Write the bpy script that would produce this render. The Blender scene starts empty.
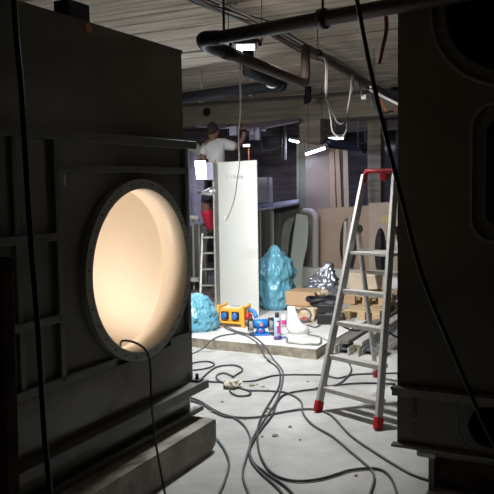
import bpy, bmesh, math, random
from mathutils import Vector, Matrix, noise
random.seed(7)
R = math.radians
sc = bpy.context.scene
col = sc.collection

# ------------------------------------------------------------------ camera
F = 720.0
YAW, PITCH, ROLL = R(26.5), R(4.84), R(0.9)
EYE = Vector((0, 0, 1.65))
fh = Vector((-math.sin(YAW), math.cos(YAW), 0))           # horizontal view direction
rh = Vector((math.cos(YAW), math.sin(YAW), 0))
fwd = fh * math.cos(PITCH) - Vector((0, 0, 1)) * math.sin(PITCH)
up0 = rh.cross(fwd)
rt = rh * math.cos(ROLL) - up0 * math.sin(ROLL)
up = rt.cross(fwd)
cd = bpy.data.cameras.new('camera'); cam = bpy.data.objects.new('camera', cd); col.objects.link(cam)
cd.sensor_width = 36; cd.lens = 36 * F / 494; cd.clip_start = 0.05
m = Matrix((rt, up, -fwd)).transposed().to_4x4(); m.translation = EYE
cam.matrix_world = m
sc.camera = cam

# ------------------------------------------------------------------ world, exposure, main light
sc.view_settings.view_transform = 'Standard'; sc.view_settings.look = 'None'
sc.view_settings.gamma = 1; sc.view_settings.exposure = 0.0; sc.view_settings.use_curve_mapping = False
w = bpy.data.worlds.new('world'); sc.world = w; w.use_nodes = True
w.node_tree.nodes['Background'].inputs[0].default_value = (0.5, 0.55, 0.7, 1)
w.node_tree.nodes['Background'].inputs[1].default_value = 0.004
FLOOD_W, STAND_W, WORK_W, TUBE_W, CHAMBER_W = 112, 36, 30, 6, 18

# ------------------------------------------------------------------ ray helpers: turn a measured pixel into a point on a real plane
def ray(px, py):
    return rt * ((px - 247) / F) - up * ((py - 247) / F) + fwd
def at(px, py, d):
    r = ray(px, py); return EYE + r * (d / r.dot(fh))
def onz(px, py, z):
    r = ray(px, py); return EYE + r * ((z - EYE.z) / r.z)
def onx(px, py, x):
    r = ray(px, py); return EYE + r * (x / r.x)
def ony(px, py, y):
    r = ray(px, py); return EYE + r * (y / r.y)
V = Vector

# ------------------------------------------------------------------ materials
MATS = {}
def mat(name, c, rough=0.6, metal=0.0, var=0.0, scale=6.0, bump=0.0, bscale=40.0, emit=None, es=0, dark=None, stretch=None, coat=0, trans=0, spec=None):
    if name in MATS: return MATS[name]
    M = bpy.data.materials.new(name); M.use_nodes = True; nt = M.node_tree; N = nt.nodes; L = nt.links
    b = N['Principled BSDF']
    b.inputs['Base Color'].default_value = (*c, 1); b.inputs['Roughness'].default_value = rough
    b.inputs['Metallic'].default_value = metal
    if spec is not None: b.inputs['Specular IOR Level'].default_value = spec
    if coat: b.inputs['Coat Weight'].default_value = coat; b.inputs['Coat Roughness'].default_value = 0.15
    if trans: b.inputs['Transmission Weight'].default_value = trans
    if emit: b.inputs['Emission Color'].default_value = (*emit, 1); b.inputs['Emission Strength'].default_value = es
    if var or bump:
        tc = N.new('ShaderNodeTexCoord'); mp = N.new('ShaderNodeMapping'); L.new(tc.outputs['Object'], mp.inputs[0])
        if stretch: mp.inputs['Scale'].default_value = stretch
    if var:
        n = N.new('ShaderNodeTexNoise'); n.inputs['Scale'].default_value = scale; n.inputs['Detail'].default_value = 6
        n.inputs['Roughness'].default_value = 0.65
        L.new(mp.outputs[0], n.inputs['Vector'])
        cr = N.new('ShaderNodeValToRGB'); dk = dark or tuple(x * (1 - var) for x in c)
        cr.color_ramp.elements[0].position = 0.35; cr.color_ramp.elements[0].color = (*dk, 1)
        cr.color_ramp.elements[1].position = 0.65; cr.color_ramp.elements[1].color = (*[min(1, x * (1 + var * .4)) for x in c], 1)
        L.new(n.outputs['Fac'], cr.inputs[0]); L.new(cr.outputs[0], b.inputs['Base Color'])
    if bump:
        n2 = N.new('ShaderNodeTexNoise'); n2.inputs['Scale'].default_value = bscale; n2.inputs['Detail'].default_value = 5
        L.new(mp.outputs[0], n2.inputs['Vector'])
        bp = N.new('ShaderNodeBump'); bp.inputs['Strength'].default_value = bump; bp.inputs['Distance'].default_value = 0.01
        L.new(n2.outputs['Fac'], bp.inputs['Height']); L.new(bp.outputs[0], b.inputs['Normal'])
    MATS[name] = M; return M

floor_m = mat('floor_concrete', (.52, .515, .49), .75, var=.25, scale=2.2, bump=.25, bscale=30)
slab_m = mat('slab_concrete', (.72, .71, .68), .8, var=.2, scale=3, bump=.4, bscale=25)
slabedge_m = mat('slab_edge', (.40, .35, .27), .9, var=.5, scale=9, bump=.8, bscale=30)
ceil_m = mat('board_concrete', (.50, .44, .36), .9, var=.42, scale=3.2, bump=.5, bscale=9, stretch=(.35, 4, 1))
beam_m = mat('beam_concrete', (.30, .26, .20), .9, var=.4, scale=3, bump=.4, bscale=9, stretch=(.4, 1, 5))
wall_m = mat('block_wall', (.22, .19, .21), .9, var=.45, scale=2, bump=.5, bscale=8, stretch=(.5, 1, 4))
lilac_lit_m = mat('lilac_lit_sheet', (.42, .39, .50), .8, var=.2, scale=5)  # bluish lamp light on the wall board put into its base colour
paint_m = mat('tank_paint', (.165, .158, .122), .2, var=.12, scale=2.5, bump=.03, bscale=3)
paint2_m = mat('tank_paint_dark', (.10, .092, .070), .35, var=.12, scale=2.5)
frame_m = mat('frame_steel', (.16, .16, .145), .5, var=.2, scale=8)
cream_m = mat('cream_lining', (.80, .74, .64), .5, var=.04, scale=2)
dark_m = mat('dark_void', (.012, .014, .018), .4)
glass_m = mat('dark_glass', (.03, .035, .045), .12)
black_m = mat('black_plastic', (.02, .02, .022), .45)
rubber_m = mat('black_rubber', (.045, .047, .05), .5)
cordg_m = mat('grey_cord', (.10, .105, .11), .5)
cordw_m = mat('white_cord', (.36, .34, .29), .5)
pipeblk_m = mat('black_pipe', (.02, .017, .016), .55, spec=.3)
pipebrn_m = mat('brown_pipe', (.055, .034, .029), .5, var=.15, scale=10)
drain_m = mat('drain_pipe', (.012, .013, .016), .7, spec=.2)
chrome_m = mat('clamp_metal', (.7, .7, .7), .3, metal=1)
alu_m = mat('aluminium', (.66, .64, .60), .42, metal=.35, var=.12, scale=30)
alud_m = mat('aluminium_worn', (.42, .41, .38), .5, metal=.6, var=.2, scale=20)
red_m = mat('red_plastic', (.50, .02, .025), .45)
dred_m = mat('dark_red_hose', (.10, .008, .012), .5)
white_m = mat('white_panel', (.76, .77, .72), .45)
whitep_m = mat('white_paper', (.82, .81, .78), .8)
ink_m = mat('marker_ink', (.03, .03, .035), .7)
inkg_m = mat('faint_ink', (.30, .30, .31), .7)
blue_m = mat('blue_bag', (.14, .38, .49), .27, var=.12, scale=6, bump=1.0, bscale=9)
silver_m = mat('silver_foil', (.50, .52, .58), .3, metal=.75, bump=1.0, bscale=9)
yellow_m = mat('orange_yellow', (.85, .42, .05), .45)
bluep_m = mat('blue_plastic', (.04, .22, .62), .4)
grind_m = mat('grinder_blue', (.02, .18, .60), .35)
wood_m = mat('raw_wood', (.62, .44, .25), .75, var=.25, scale=5, bump=.2, stretch=(1, 6, 6))
card_m = mat('cardboard', (.50, .33, .19), .85, var=.1, scale=4)
cardl_m = mat('pale_paper', (.70, .58, .44), .85, var=.1, scale=5)
mdf_m = mat('tan_board', (.44, .32, .23), .8, var=.12, scale=3)
mdfl_m = mat('light_board', (.52, .42, .34), .75, var=.12, scale=3)
gloss_m = mat('glossy_sheet', (.36, .29, .25), .3, var=.1, scale=2)
green_m = mat('pale_green', (.76, .84, .70), .55)
greenpost_m = mat('green_grey_post', (.22, .24, .18), .6, var=.2)
beamw_m = mat('pale_grey_paint', (.56, .56, .48), .55, var=.08, scale=3)
duct_m = mat('duct_grey', (.30, .30, .26), .4, var=.15, scale=4)
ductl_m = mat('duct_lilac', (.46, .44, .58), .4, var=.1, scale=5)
timber_m = mat('weathered_beam', (.40, .37, .32), .85, var=.45, scale=5, bump=.6, bscale=20, stretch=(1, 1, 1))
rust_m = mat('rusty_board', (.11, .065, .05), .9, var=.6, scale=10, bump=.6, bscale=22)
orange_m = mat('orange_strap', (.55, .22, .05), .7)
copper_m = mat('copper', (.75, .28, .14), .4)
skin_m = mat('skin', (.20, .10, .07), .6)
hair_m = mat('hair', (.015, .012, .01), .8)
shirt_m = mat('white_shirt', (.55, .55, .54), .85, var=.1, scale=9, bump=.4, bscale=12)
trou_m = mat('navy_trousers', (.018, .02, .03), .85)
tred_m = mat('red_cloth', (.50, .015, .04), .8)
pink_m = mat('pink_label', (.62, .06, .32), .5)
purple_m = mat('purple_plastic', (.12, .06, .22), .4)
lamp_m = mat('lamp_face', (1, 1, 1), .5, emit=(.93, .96, 1.0), es=14)
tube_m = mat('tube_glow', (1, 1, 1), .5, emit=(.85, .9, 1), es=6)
smudge_m = mat('yellow_smear', (.60, .50, .20), .8)

# ------------------------------------------------------------------ mesh helpers
ORG = {}
class MB:
    def __init__(s): s.bm = bmesh.new()
    def box(s, c, size, rot=None, bev=0):
        t = bmesh.new(); bmesh.ops.create_cube(t, size=1)
        bmesh.ops.scale(t, vec=V(size), verts=t.verts)
        if bev: bmesh.ops.bevel(t, geom=list(t.edges), offset=bev, segments=2, affect='EDGES', profile=.5)
        M = (rot.to_4x4() if rot is not None else Matrix.Identity(4)); M.translation = V(c)
        bmesh.ops.transform(t, matrix=M, verts=t.verts); s.add(t); return s
    def add(s, t):
        me = bpy.data.meshes.new('tmp'); t.to_mesh(me); t.free(); s.bm.from_mesh(me); bpy.data.meshes.remove(me)
    def bar(s, a, b, w, h, upv=None, bev=0):
        a, b = V(a), V(b); d = (b - a); L = d.length; d.normalize()
        u = V(upv) if upv is not None else V((0, 0, 1))
        if abs(d.dot(u)) > .98: u = V((1, 0, 0)) if upv is None else u.orthogonal()
        x = d.cross(u).normalized(); z = x.cross(d).normalized()
        return s.box((a + b) / 2, (w, L, h), Matrix((x, d, z)).transposed(), bev)
    def tube(s, pts, r, n=8, smooth=0, caps=True, rs=None):
        pts = [V(p) for p in pts]
        if smooth: pts = catmull(pts, smooth)
        k = len(pts); rings = []; prev = None
        for i, p in enumerate(pts):
            t = (pts[min(i + 1, k - 1)] - pts[max(i - 1, 0)]).normalized()
            if prev is None: x = t.orthogonal().normalized()
            else: x = (prev - t * prev.dot(t)).normalized()
            prev = x; y = t.cross(x); rr = rs[i] if rs else r
            rings.append([s.bm.verts.new(p + (x * math.cos(a) + y * math.sin(a)) * rr) for a in [2 * math.pi * j / n for j in range(n)]])
        for i in range(k - 1):
            for j in range(n):
                f = s.bm.faces.new((rings[i][j], rings[i][(j + 1) % n], rings[i + 1][(j + 1) % n], rings[i + 1][j])); f.smooth = True
        if caps:
            s.bm.faces.new(rings[0][::-1]); s.bm.faces.new(rings[-1])
        return s
    def cyl(s, a, b, r, n=20, r2=None):
        return s.tube([a, b], r, n, rs=[r, r if r2 is None else r2])
    def plate(s, outer, holes, O, U, W, th):
        """flat plate with holes: 2-D outlines (u,w) on origin O, axes U, W, thickness th along U x W"""
        O, U, W = V(O), V(U), V(W); Nn = U.cross(W).normalized()
        t = bmesh.new(); es = []
        for loop in [outer] + holes:
            vs = [t.verts.new(O + U * a + W * b) for a, b in loop]
            es += [t.edges.new((vs[i], vs[(i + 1) % len(vs)])) for i in range(len(vs))]
        r_ = bmesh.ops.triangle_fill(t, use_beauty=True, use_dissolve=False, edges=es)
        fs = list(t.faces)
        if th:
            e = bmesh.ops.extrude_face_region(t, geom=fs)
            bmesh.ops.translate(t, vec=Nn * th, verts=[g for g in e['geom'] if isinstance(g, bmesh.types.BMVert)])
        bmesh.ops.recalc_face_normals(t, faces=t.faces)
        s.add(t); return s
    def build(s, name, m_, parent=None, smooth=False):
        bm = s.bm; bmesh.ops.recalc_face_normals(bm, faces=bm.faces)
        if parent is None:
            xs = [v.co for v in bm.verts]
            o0 = V(((min(v.x for v in xs) + max(v.x for v in xs)) / 2, (min(v.y for v in xs) + max(v.y for v in xs)) / 2, min(v.z for v in xs)))
        else: o0 = ORG[parent.name]
        bmesh.ops.translate(bm, vec=-o0, verts=bm.verts)
        me = bpy.data.meshes.new(name)
        if smooth:
            for f in bm.faces: f.smooth = True
        bm.to_mesh(me); bm.free()
        ms = m_ if isinstance(m_, (list, tuple)) else [m_]
        for q in ms: me.materials.append(q)
        o = bpy.data.objects.new(name, me); col.objects.link(o)
        if parent is None: o.location = o0
        else: o.parent = parent
        ORG[o.name] = o0
        return o
def catmull(p, n):
    P = [p[0] * 2 - p[1]] + p + [p[-1] * 2 - p[-2]]; out = []
    for i in range(1, len(P) - 2):
        a, b, c, d = P[i - 1:i + 3]
        for k in range(n):
            t = k / n
            out.append(.5 * ((2 * b) + (c - a) * t + (2 * a - 5 * b + 4 * c - d) * t * t + (3 * b - a - 3 * c + d) * t ** 3))
    return out + [p[-1]]
def circ(u, w_, r, n=48, ry=None, a0=0):
    ry = ry or r
    return [(u + r * math.cos(a0 + 2 * math.pi * i / n), w_ + ry * math.sin(a0 + 2 * math.pi * i / n)) for i in range(n)]
def rrect(u0, w0, u1, w1, r, n=8):
    out = []
    for cx, cy, a in ((u1 - r, w1 - r, 0), (u0 + r, w1 - r, 90), (u0 + r, w0 + r, 180), (u1 - r, w0 + r, 270)):
        out += [(cx + r * math.cos(R(a + 90 * i / n)), cy + r * math.sin(R(a + 90 * i / n))) for i in range(n + 1)]
    return out
def rect(u0, w0, u1, w1): return [(u0, w0), (u1, w0), (u1, w1), (u0, w1)]
def thing(name, label, cat, loc, group=None):
    o = bpy.data.objects.new(name, None); o.empty_display_size = .1; col.objects.link(o); o.location = V(loc)
    ORG[o.name] = V(loc); o['label'] = label; o['category'] = cat
    if group: o['group'] = group
    return o
def tag(o, label, cat, group=None):
    o['label'] = label; o['category'] = cat
    if group: o['group'] = group
    return o
def struct(o): o['kind'] = 'structure'; return o
def lab(o, l): o['label'] = l; return o
X_, Y_, Z_ = V((1, 0, 0)), V((0, 1, 0)), V((0, 0, 1))

# stroke lettering (plain marker handwriting), letters in a 1 x 1 box
LET = {'F': [[(0, 0), (.05, 1), (.7, 1)], [(.02, .55), (.5, .55)]], '-': [[(.1, .5), (.5, .5)]],
       '3': [[(.05, .95), (.5, .95), (.25, .6), (.55, .35), (.3, 0), (0, .1)]],
       'K': [[(.05, 0), (.08, 1)], [(.65, 1), (.1, .45), (.7, 0)]],
       'u': [[(0, .55), (.03, .1), (.2, 0), (.4, .15), (.42, .55), (.45, 0)]],
       'h': [[(0, 0), (.05, 1)], [(.03, .35), (.25, .55), (.4, .4), (.42, 0)]],
       'e': [[(.02, .3), (.4, .32), (.3, .55), (.08, .45), (.05, .1), (.25, 0), (.42, .1)]],
       'l': [[(.1, 1), (.08, .1), (.25, 0)]],
       'a': [[(.4, .5), (.15, .55), (.02, .25), (.15, 0), (.38, .2), (.4, .55), (.42, .05), (.5, 0)]], ' ': []}
def writing(text, O, U, W, h, r, m_, parent):
    mb = MB(); x = 0
    for ch in text:
        for st in LET[ch]:
            mb.tube([V(O) + V(U) * ((x + a) * h) + V(W) * (b * h) for a, b in st], r, 4)
        x += .85 if ch in 'FK3' else .6
    return mb.build('handwriting', m_, parent)

# ================================================================== SETTING
CEIL = 3.1
XW0, XW1, YW0, YW1 = -11, 8.0, -7, 13.6
struct(MB().box(((XW0 + XW1) / 2, (YW0 + YW1) / 2, -.1), (XW1 - XW0, YW1 - YW0, .2)).build('floor', floor_m))
ceil = struct(MB().box(((XW0 + XW1) / 2, (YW0 + YW1) / 2, CEIL + .13), (XW1 - XW0, YW1 - YW0, .2)).build('ceiling', ceil_m))
y = 2.0
while y < 11.0:
    wd = random.uniform(.13, .26); h = random.uniform(.008, .028)
    MB().box(((XW0 + XW1) / 2, y + wd / 2, CEIL + .034 - h / 2), (XW1 - XW0, wd, h)).build('board', ceil_m, ceil)
    y += wd
YB = 10.95
bm_ = struct(MB().box(((XW0 + XW1) / 2, YB + .2, 2.87), (XW1 - XW0, .4, .34)).build('trim_1', beam_m))
for k in range(3):
    MB().box(((XW0 + XW1) / 2, YB - .006, 2.755 + k * .113), (XW1 - XW0, .012, .105 - .01 * (k % 2))).build('board', beam_m, bm_)
c = ony(207, 112, YB)
MB().cyl(c + V((0, -.014, 0)), c + V((0, .0, 0)), .075, 24).build('round_opening', dark_m, bm_)
p0, p1 = ony(299, 120, YB), ony(320, 120, YB)
struct(MB().box(((p0.x + p1.x) / 2, YB + .2, 1.35), (p1.x - p0.x, .38, 2.7)).build('trim_2', beam_m))
struct(MB().box(((XW0 + XW1) / 2, YW1 + .1, 1.5), (XW1 - XW0, .2, 3.4)).build('wall_back', wall_m))
struct(MB().box((XW0 - .1, 3.5, 1.5), (.2, 22, 3.4)).build('wall_left', wall_m))
struct(MB().box((XW1 + .1, 3.5, 1.5), (.2, 22, 3.4)).build('wall_right', wall_m))
struct(MB().box(((XW0 + XW1) / 2, YW0 - .1, 1.5), (XW1 - XW0, .2, 3.4)).build('wall_front', wall_m))
# rear column and wall ribs
p0, p1 = ony(368, 150, 12.4), ony(381, 150, 12.4)
struct(MB().box(((p0.x + p1.x) / 2, 12.5, 1.55), (p1.x - p0.x, .25, 3.1)).build('trim_3', beam_m))
a, b = ony(330, 117, 12.9), ony(400, 109, 12.9)
struct(MB().bar(V((a.x - 2, 12.9, 2.78)), V((b.x + 3, 12.9, 2.78)), .2, .34).build('trim_4', wall_m))
# dark window openings in the rear wall
for nm, (q0, q1) in (('window_1', ((322, 127), (366, 150))), ('window_2', ((383, 128), (398, 157)))):
    a, b = ony(q0[0], q0[1], YW1 - .03), ony(q1[0], q1[1], YW1 - .03)
    wn = struct(MB().box(((a.x + b.x) / 2, YW1 - .02, (a.z + b.z) / 2), (abs(b.x - a.x), .04, abs(a.z - b.z))).build(nm, frame_m))
    MB().box(((a.x + b.x) / 2, YW1 - .045, (a.z + b.z) / 2), (abs(b.x - a.x) - .08, .02, abs(a.z - b.z) - .08)).build('pane', glass_m, wn)

# raised slab with a ragged front edge
cor = onz(317, 349, .10); SX, SY, SZ = round(cor.x, 3), round(cor.y, 3) - .02, .10
t = MB(); bm = t.bm; N = 60; fr = []; frb = []
for i in range(N + 1):
    x = XW0 + 1 + (SX - XW0 - 1) * i / N
    j = noise.noise(V((x * 3, 0, 0))) * .025
    fr.append(bm.verts.new((x, SY + j, SZ))); frb.append(bm.verts.new((x, SY + j * 2 + .01, 0)))
rs_, rb_ = [], []
for i in range(1, 26):
    y = SY + (YB - .1 - SY) * i / 25; j = noise.noise(V((0, y * 3, 5))) * .02
    rs_.append(bm.verts.new((SX + j, y, SZ))); rb_.append(bm.verts.new((SX + j - .005, y, 0)))
bk = bm.verts.new((XW0 + 1, YB - .1, SZ)); bkb = bm.verts.new((XW0 + 1, YB - .1, 0))
top = fr + rs_ + [bk]; bot = frb + rb_ + [bkb]
bm.faces.new(top)
for i in range(len(top)):
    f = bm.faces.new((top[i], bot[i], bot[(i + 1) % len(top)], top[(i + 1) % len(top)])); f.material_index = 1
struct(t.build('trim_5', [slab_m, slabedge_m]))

# ================================================================== LEFT HOUSING (round lit port)
cor = at(186.5, 270, 4.5); XL, YE = round(cor.x, 3), round(cor.y, 3) + .05
YN = .9
def zL(px, py): return onx(px, py, XL).z
TOPZ = 2.48
cC = onx(134, 271, XL); CY, CZ = cC.y, cC.z
pr, pl_ = onx(187.5, 271, XL), onx(82, 271, XL)
CY = (pr.y + pl_.y) / 2; RO = (pr.y - pl_.y) / 2
zt_, zb_ = onx(134, 183, XL).z, onx(134, 360, XL).z
CZ = (zt_ + zb_) / 2; RO = (RO + (zt_ - zb_) / 2) / 2 * 1.03; RI = RO * .905
print('port', CY, CZ, RO)
CY = YE - RO - .005
tank = thing('air_housing', 'tall dark olive metal housing on the left with a glowing round port', 'housing', (XL - .7, 2.5, .16))
# skin with hole (panel sits back from the frame)
PX = XL - .03
MB().plate([(YN, .69), (YE - .004, .69), (YE - .004, TOPZ), (YN, TOPZ)], [circ(CY, CZ, RI, 64)], (PX, 0, 0), Y_, Z_, -.02).build('face_panel', paint_m, tank)
# body shell: top, far end, near end, back, bottom
MB().box((XL - .76, (YN + YE) / 2, TOPZ + .006), (1.46, YE - YN + .02, .02)).build('top_panel', paint_m, tank)
MB().box((XL - .76, YE - .01, (TOPZ + .16) / 2), (1.4, .02, TOPZ - .16)).build('end_panel', paint_m, tank)
MB().box((XL - .76, YN + .01, (TOPZ + .16) / 2), (1.4, .02, TOPZ - .16)).build('end_panel', paint_m, tank)
MB().box((XL - 1.45, (YN + YE) / 2, (TOPZ + .16) / 2), (.02, YE - YN, TOPZ - .16)).build('rear_panel', paint_m, tank)
# lower body, slightly proud with a rounded lower edge
zr = zL(187, 384)      # rail height
t = MB(); t.box((XL - .015, (YN + YE) / 2, (.69 + zr) / 2), (.03, YE - YN, .69 - zr), bev=.004); t.build('lower_panel', paint_m, tank)
zb = .20
t = MB(); t.box((XL - .72, (YN + YE) / 2, (zr + zb) / 2), (1.42, YE - YN, zr - zb), bev=.03); t.build('base_box', paint_m, tank)
# frame bars, measured on the face plane
def hbar(py_at, px, thick, y0, y1, proud=.0, name='frame_rail', dep=.05, mm=frame_m):
    z = zL(px, py_at)
    return MB().box((XL - dep / 2 + proud, (y0 + y1) / 2, z), (dep, y1 - y0, thick), bev=.003).build(name, mm, tank)
yV1 = onx(60, 250, XL).y
hbar(145, 187, .05, YN, YE + .09, .012)
hbar(170.5, 181, .035, yV1, YE)
hbar(236.5, 57, .04, YN, yV1)
hbar(321, 50, .04, YN, yV1)
hw_ = .27
hbar(336, 187, .045, YN, CY - hw_)
hbar(336, 187, .045, CY + hw_, YE)
z0, z1 = zL(187, 336), zL(187, 145)
for yy in (yV1, YE - .018):
    MB().box((XL - .025, yy, (z0 + z1) / 2), (.05, .036, z1 - z0), bev=.003).build('frame_post', frame_m, tank)
for yy in (onx(20, 250, XL).y,):
    MB().box((XL - .03, yy, (z0 + z1) / 2), (.04, .03, z1 - z0), bev=.003).build('frame_post', frame_m, tank)
# small bright tag hanging at the corner of the frame
p = onx(64.5, 180, XL + .004); MB().bar(p + V((0, 0, .025)), p - V((0, 0, .028)), .006, .004).build('wire_tie', chrome_m, tank)
p = onx(61, 69.5, XL - .045); MB().cyl(p, p + V((.01, 0, 0)), .007, 8).build('rivet', chrome_m, tank)
# brass coloured plug hole near the top edge
p = onx(87.5, 28, PX); MB().cyl(p, p + V((.008, 0, 0)), .024, 20).build('round_plug', copper_m, tank)
# protruding angle rails low down
t = MB(); t.box((XL + .03, (YN + YE + .06) / 2, zr), (.10, YE + .06 - YN, .008), bev=.002)
t.box((XL + .078, (YN + YE + .06) / 2, zr - .024), (.006, YE + .06 - YN, .048)); t.build('base_rail', frame_m, tank)
p = V((XL + .03, YE - .0, zr + .012))
t = MB(); t.box(p, (.06, .07, .012), bev=.003); t.cyl(p + V((0, 0, .0)), p + V((0, 0, .04)), .011, 8); t.build('clamp_bolt', black_m, tank)
t = MB(); t.box((XL + .0, (YN + YE + .06) / 2, .215), (.05, YE + .06 - YN, .012)); t.box((XL + .035, (YN + YE + .05) / 2, .222), (.02, YE + .05 - YN, .03)); t.build('skid_rail', frame_m, tank)
# flange ring with drilled holes, throat, chamber
fl = MB().plate(circ(CY, CZ, RO, 72), [circ(CY, CZ, RI, 72)], (XL - .052, 0, 0), Y_, Z_, .06).build('port_flange', mat('ring_steel', (.34, .34, .30), .55, var=.15, scale=6), tank)
t = MB()
for k in range(30):
    a = 2 * math.pi * (k + .5) / 30; rm = (RO + RI) / 2
    t.cyl((XL + .005, CY + rm * math.cos(a), CZ + rm * math.sin(a)), (XL + .010, CY + rm * math.cos(a), CZ + rm * math.sin(a)), .0065, 8)
o = t.build('bolt_hole', dark_m, fl); o['kind'] = 'stuff'
TH = .17
t = MB(); n = 72; ri = []
for xx in (XL + .009, XL - TH):
    ri.append([t.bm.verts.new((xx, CY + (RI - .006) * math.cos(2 * math.pi * i / n), CZ + (RI - .006) * math.sin(2 * math.pi * i / n))) for i in range(n)])
ro = [[t.bm.verts.new((xx, CY + (RI - .002) * math.cos(2 * math.pi * i / n), CZ + (RI - .002) * math.sin(2 * math.pi * i / n))) for i in range(n)] for xx in (XL + .009, XL - TH)]
for i in range(n):
    j = (i + 1) % n
    for q in ((ri[0][i], ri[0][j], ri[1][j], ri[1][i]), (ro[0][i], ro[1][i], ro[1][j], ro[0][j]), (ri[1][i], ri[1][j], ro[1][j], ro[1][i]), (ri[0][i], ro[0][i], ro[0][j], ri[0][j])):
        f = t.bm.faces.new(q); f.smooth = True
t.build('port_throat', cream_m, tank)
# inner chamber: five cream walls and a front plate round the port
cx0, cx1, cy0, cy1, cz0, cz1 = XL - 1.1, XL - TH, 2.2, YE - .03, .52, 2.2
t = MB()
t.box(((cx0 + cx1) / 2, (cy0 + cy1) / 2, cz0 - .01), (cx1 - cx0, cy1 - cy0, .02))
t.box(((cx0 + cx1) / 2, (cy0 + cy1) / 2, cz1 + .01), (cx1 - cx0, cy1 - cy0, .02))
t.box((cx0 - .01, (cy0 + cy1) / 2, (cz0 + cz1) / 2), (.02, cy1 - cy0, cz1 - cz0))
t.box(((cx0 + cx1) / 2, cy0 - .01, (cz0 + cz1) / 2), (cx1 - cx0, .02, cz1 - cz0))
t.box(((cx0 + cx1) / 2, cy1 + .006, (cz0 + cz1) / 2), (cx1 - cx0, .012, cz1 - cz0))
t.plate(rect(cy0, cz0, cy1, cz1), [circ(CY, CZ, RI + .003, 64)], (cx1, 0, 0), Y_, Z_, .01)
t.build('inner_lining', cream_m, tank)
# black bracket on top
p = onx(75, 22, XL - .3)
ya_, yb_ = onx(66, 14, XL - .1).y, onx(87, 14, XL - .1).y; zk = onx(87, 6, XL - .1).z
t = MB(); t.box((XL - .13, (ya_ + yb_) / 2, (TOPZ + .016 + zk) / 2), (.10, yb_ - ya_, zk - TOPZ - .016), bev=.006); t.build('top_bracket', black_m, tank)
# the lamp inside the chamber
LP = V((XL - .60, YE - .62, cz0))
il = thing('chamber_lamp', 'warm work lamp lying inside the round port of the left housing', 'lamp', LP)
MB().box(LP + V((0, 0, .04)), (.14, .18, .05), bev=.008).build('lamp_housing', black_m, il)
MB().box(LP + V((0, 0, .069)), (.12, .16, .006)).build('lamp_glass', mat('warm_face', (1, .8, .6), .5, emit=(1, .72, .42), es=8), il)
ld = bpy.data.lights.new('chamber_light', 'AREA'); ld.energy = CHAMBER_W; ld.color = (1, .83, .69); ld.shape = 'RECTANGLE'; ld.size = .12; ld.size_y = .16
lo = bpy.data.objects.new('chamber_light', ld); col.objects.link(lo); lo.parent = il; lo.location = (0, 0, .075); lo.rotation_euler = (math.pi, R(12), 0)
# cord into the port
(MB().tube([LP + V((.05, .02, .03)), LP + V((.3, .05, .12)), V((XL - .12, CY - .10, CZ - RI + .02)), onx(122, 341, XL + .0), onx(136, 343, XL + .03), onx(147, 352, XL + .06), onx(150.5, 368, XL + .07), onx(151, 392, XL + .10), onx(154, 430, XL + .17), onx(159, 462, XL + .25), onx(165, 494, XL + .31), onx(170, 525, XL + .37), V((XL + .5, 2.3, .012)), V((XL + .8, 1.9, .012))], .0065, 8, smooth=6)
    .build('power_cord', rubber_m, il))

# beam under the housing
t = MB(); q_ = onz(216.5, 449, 0); ex, ey = q_.x + .16 - .16, q_.y
prof = [(0, .0), (.13, 0), (.13, .2), (0, .2)]
b0 = V((ex - .13, YN - .2, 0))
# side outline in y-z with a clipped lower far corner
hb_ = at(216, 418.5, (q_ - EYE).dot(fh)).z
t.plate([(YN - .2, 0), (ey - .07, 0), (ey - .015, .035), (ey, .07), (ey, hb_ - .012), (ey - .012, hb_), (YN - .2, hb_)], [], (ex - .16, 0, 0), Y_, Z_, .16)
tag(t.build('support_beam', timber_m), 'weathered grey bearer beam with a clipped end lying under the left housing', 'beam')
tag(MB().box((XL - 1.2, 2.4, .09), (.2, 3.0, .18), bev=.006).build('support_beam', timber_m), 'weathered grey bearer beam hidden under the back of the left housing', 'beam')

# rusty board in the near left corner
p = at(4, 400, 1.9)
t = MB(); top_ = at(3, 257, 2.0)
t.bar(V((p.x - .02, p.y - .02, 0)), V((top_.x - .035, top_.y, top_.z)), .10, .05, upv=Y_, bev=.006)
tag(t.build('rusty_post', rust_m), 'rough rusty brown post standing in the near left corner', 'post')

# ================================================================== RIGHT HOUSING
cor = at(397.5, 300, 3.8); YR, XR = round(cor.y, 3), round(cor.x, 3); XE = 1.6
def pR(px, py): return ony(px, py, YR)
tk = thing('air_housing', 'tall dark housing filling the right side with a large round opening', 'housing', (XR + 1.1, YR + .6, .2))
zl, zb2 = pR(397, 386).z, pR(397, 443).z
e_ = pR(430, 3); R1 = .385; ctr = V((e_.x + R1, YR, pR(503, 87.5).z + R1))
q0, q1 = pR(470, 103), pR(470, 243)
zW0, zW1 = pR(494, 243.5).z, pR(494, 102).z
xW0 = pR(470, 175).x; xW1 = xW0 + .62
TZ = 2.78
hc = pR(490, 427); RH = hc.x - pR(456, 423).x
panelO = [(XR, zl), (XE, zl), (XE, TZ), (XR, TZ)]
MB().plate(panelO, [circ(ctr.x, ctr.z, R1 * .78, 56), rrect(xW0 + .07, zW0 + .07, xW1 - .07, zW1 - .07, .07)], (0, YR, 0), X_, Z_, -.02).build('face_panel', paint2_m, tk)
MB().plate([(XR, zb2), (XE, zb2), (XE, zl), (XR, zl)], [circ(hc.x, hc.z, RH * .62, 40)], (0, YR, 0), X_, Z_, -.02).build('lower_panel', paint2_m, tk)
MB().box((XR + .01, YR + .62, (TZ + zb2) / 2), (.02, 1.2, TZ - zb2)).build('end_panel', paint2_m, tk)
MB().box((XE - .01, YR + .62, (TZ + zb2) / 2), (.02, 1.2, TZ - zb2)).build('end_panel', paint2_m, tk)
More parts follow.
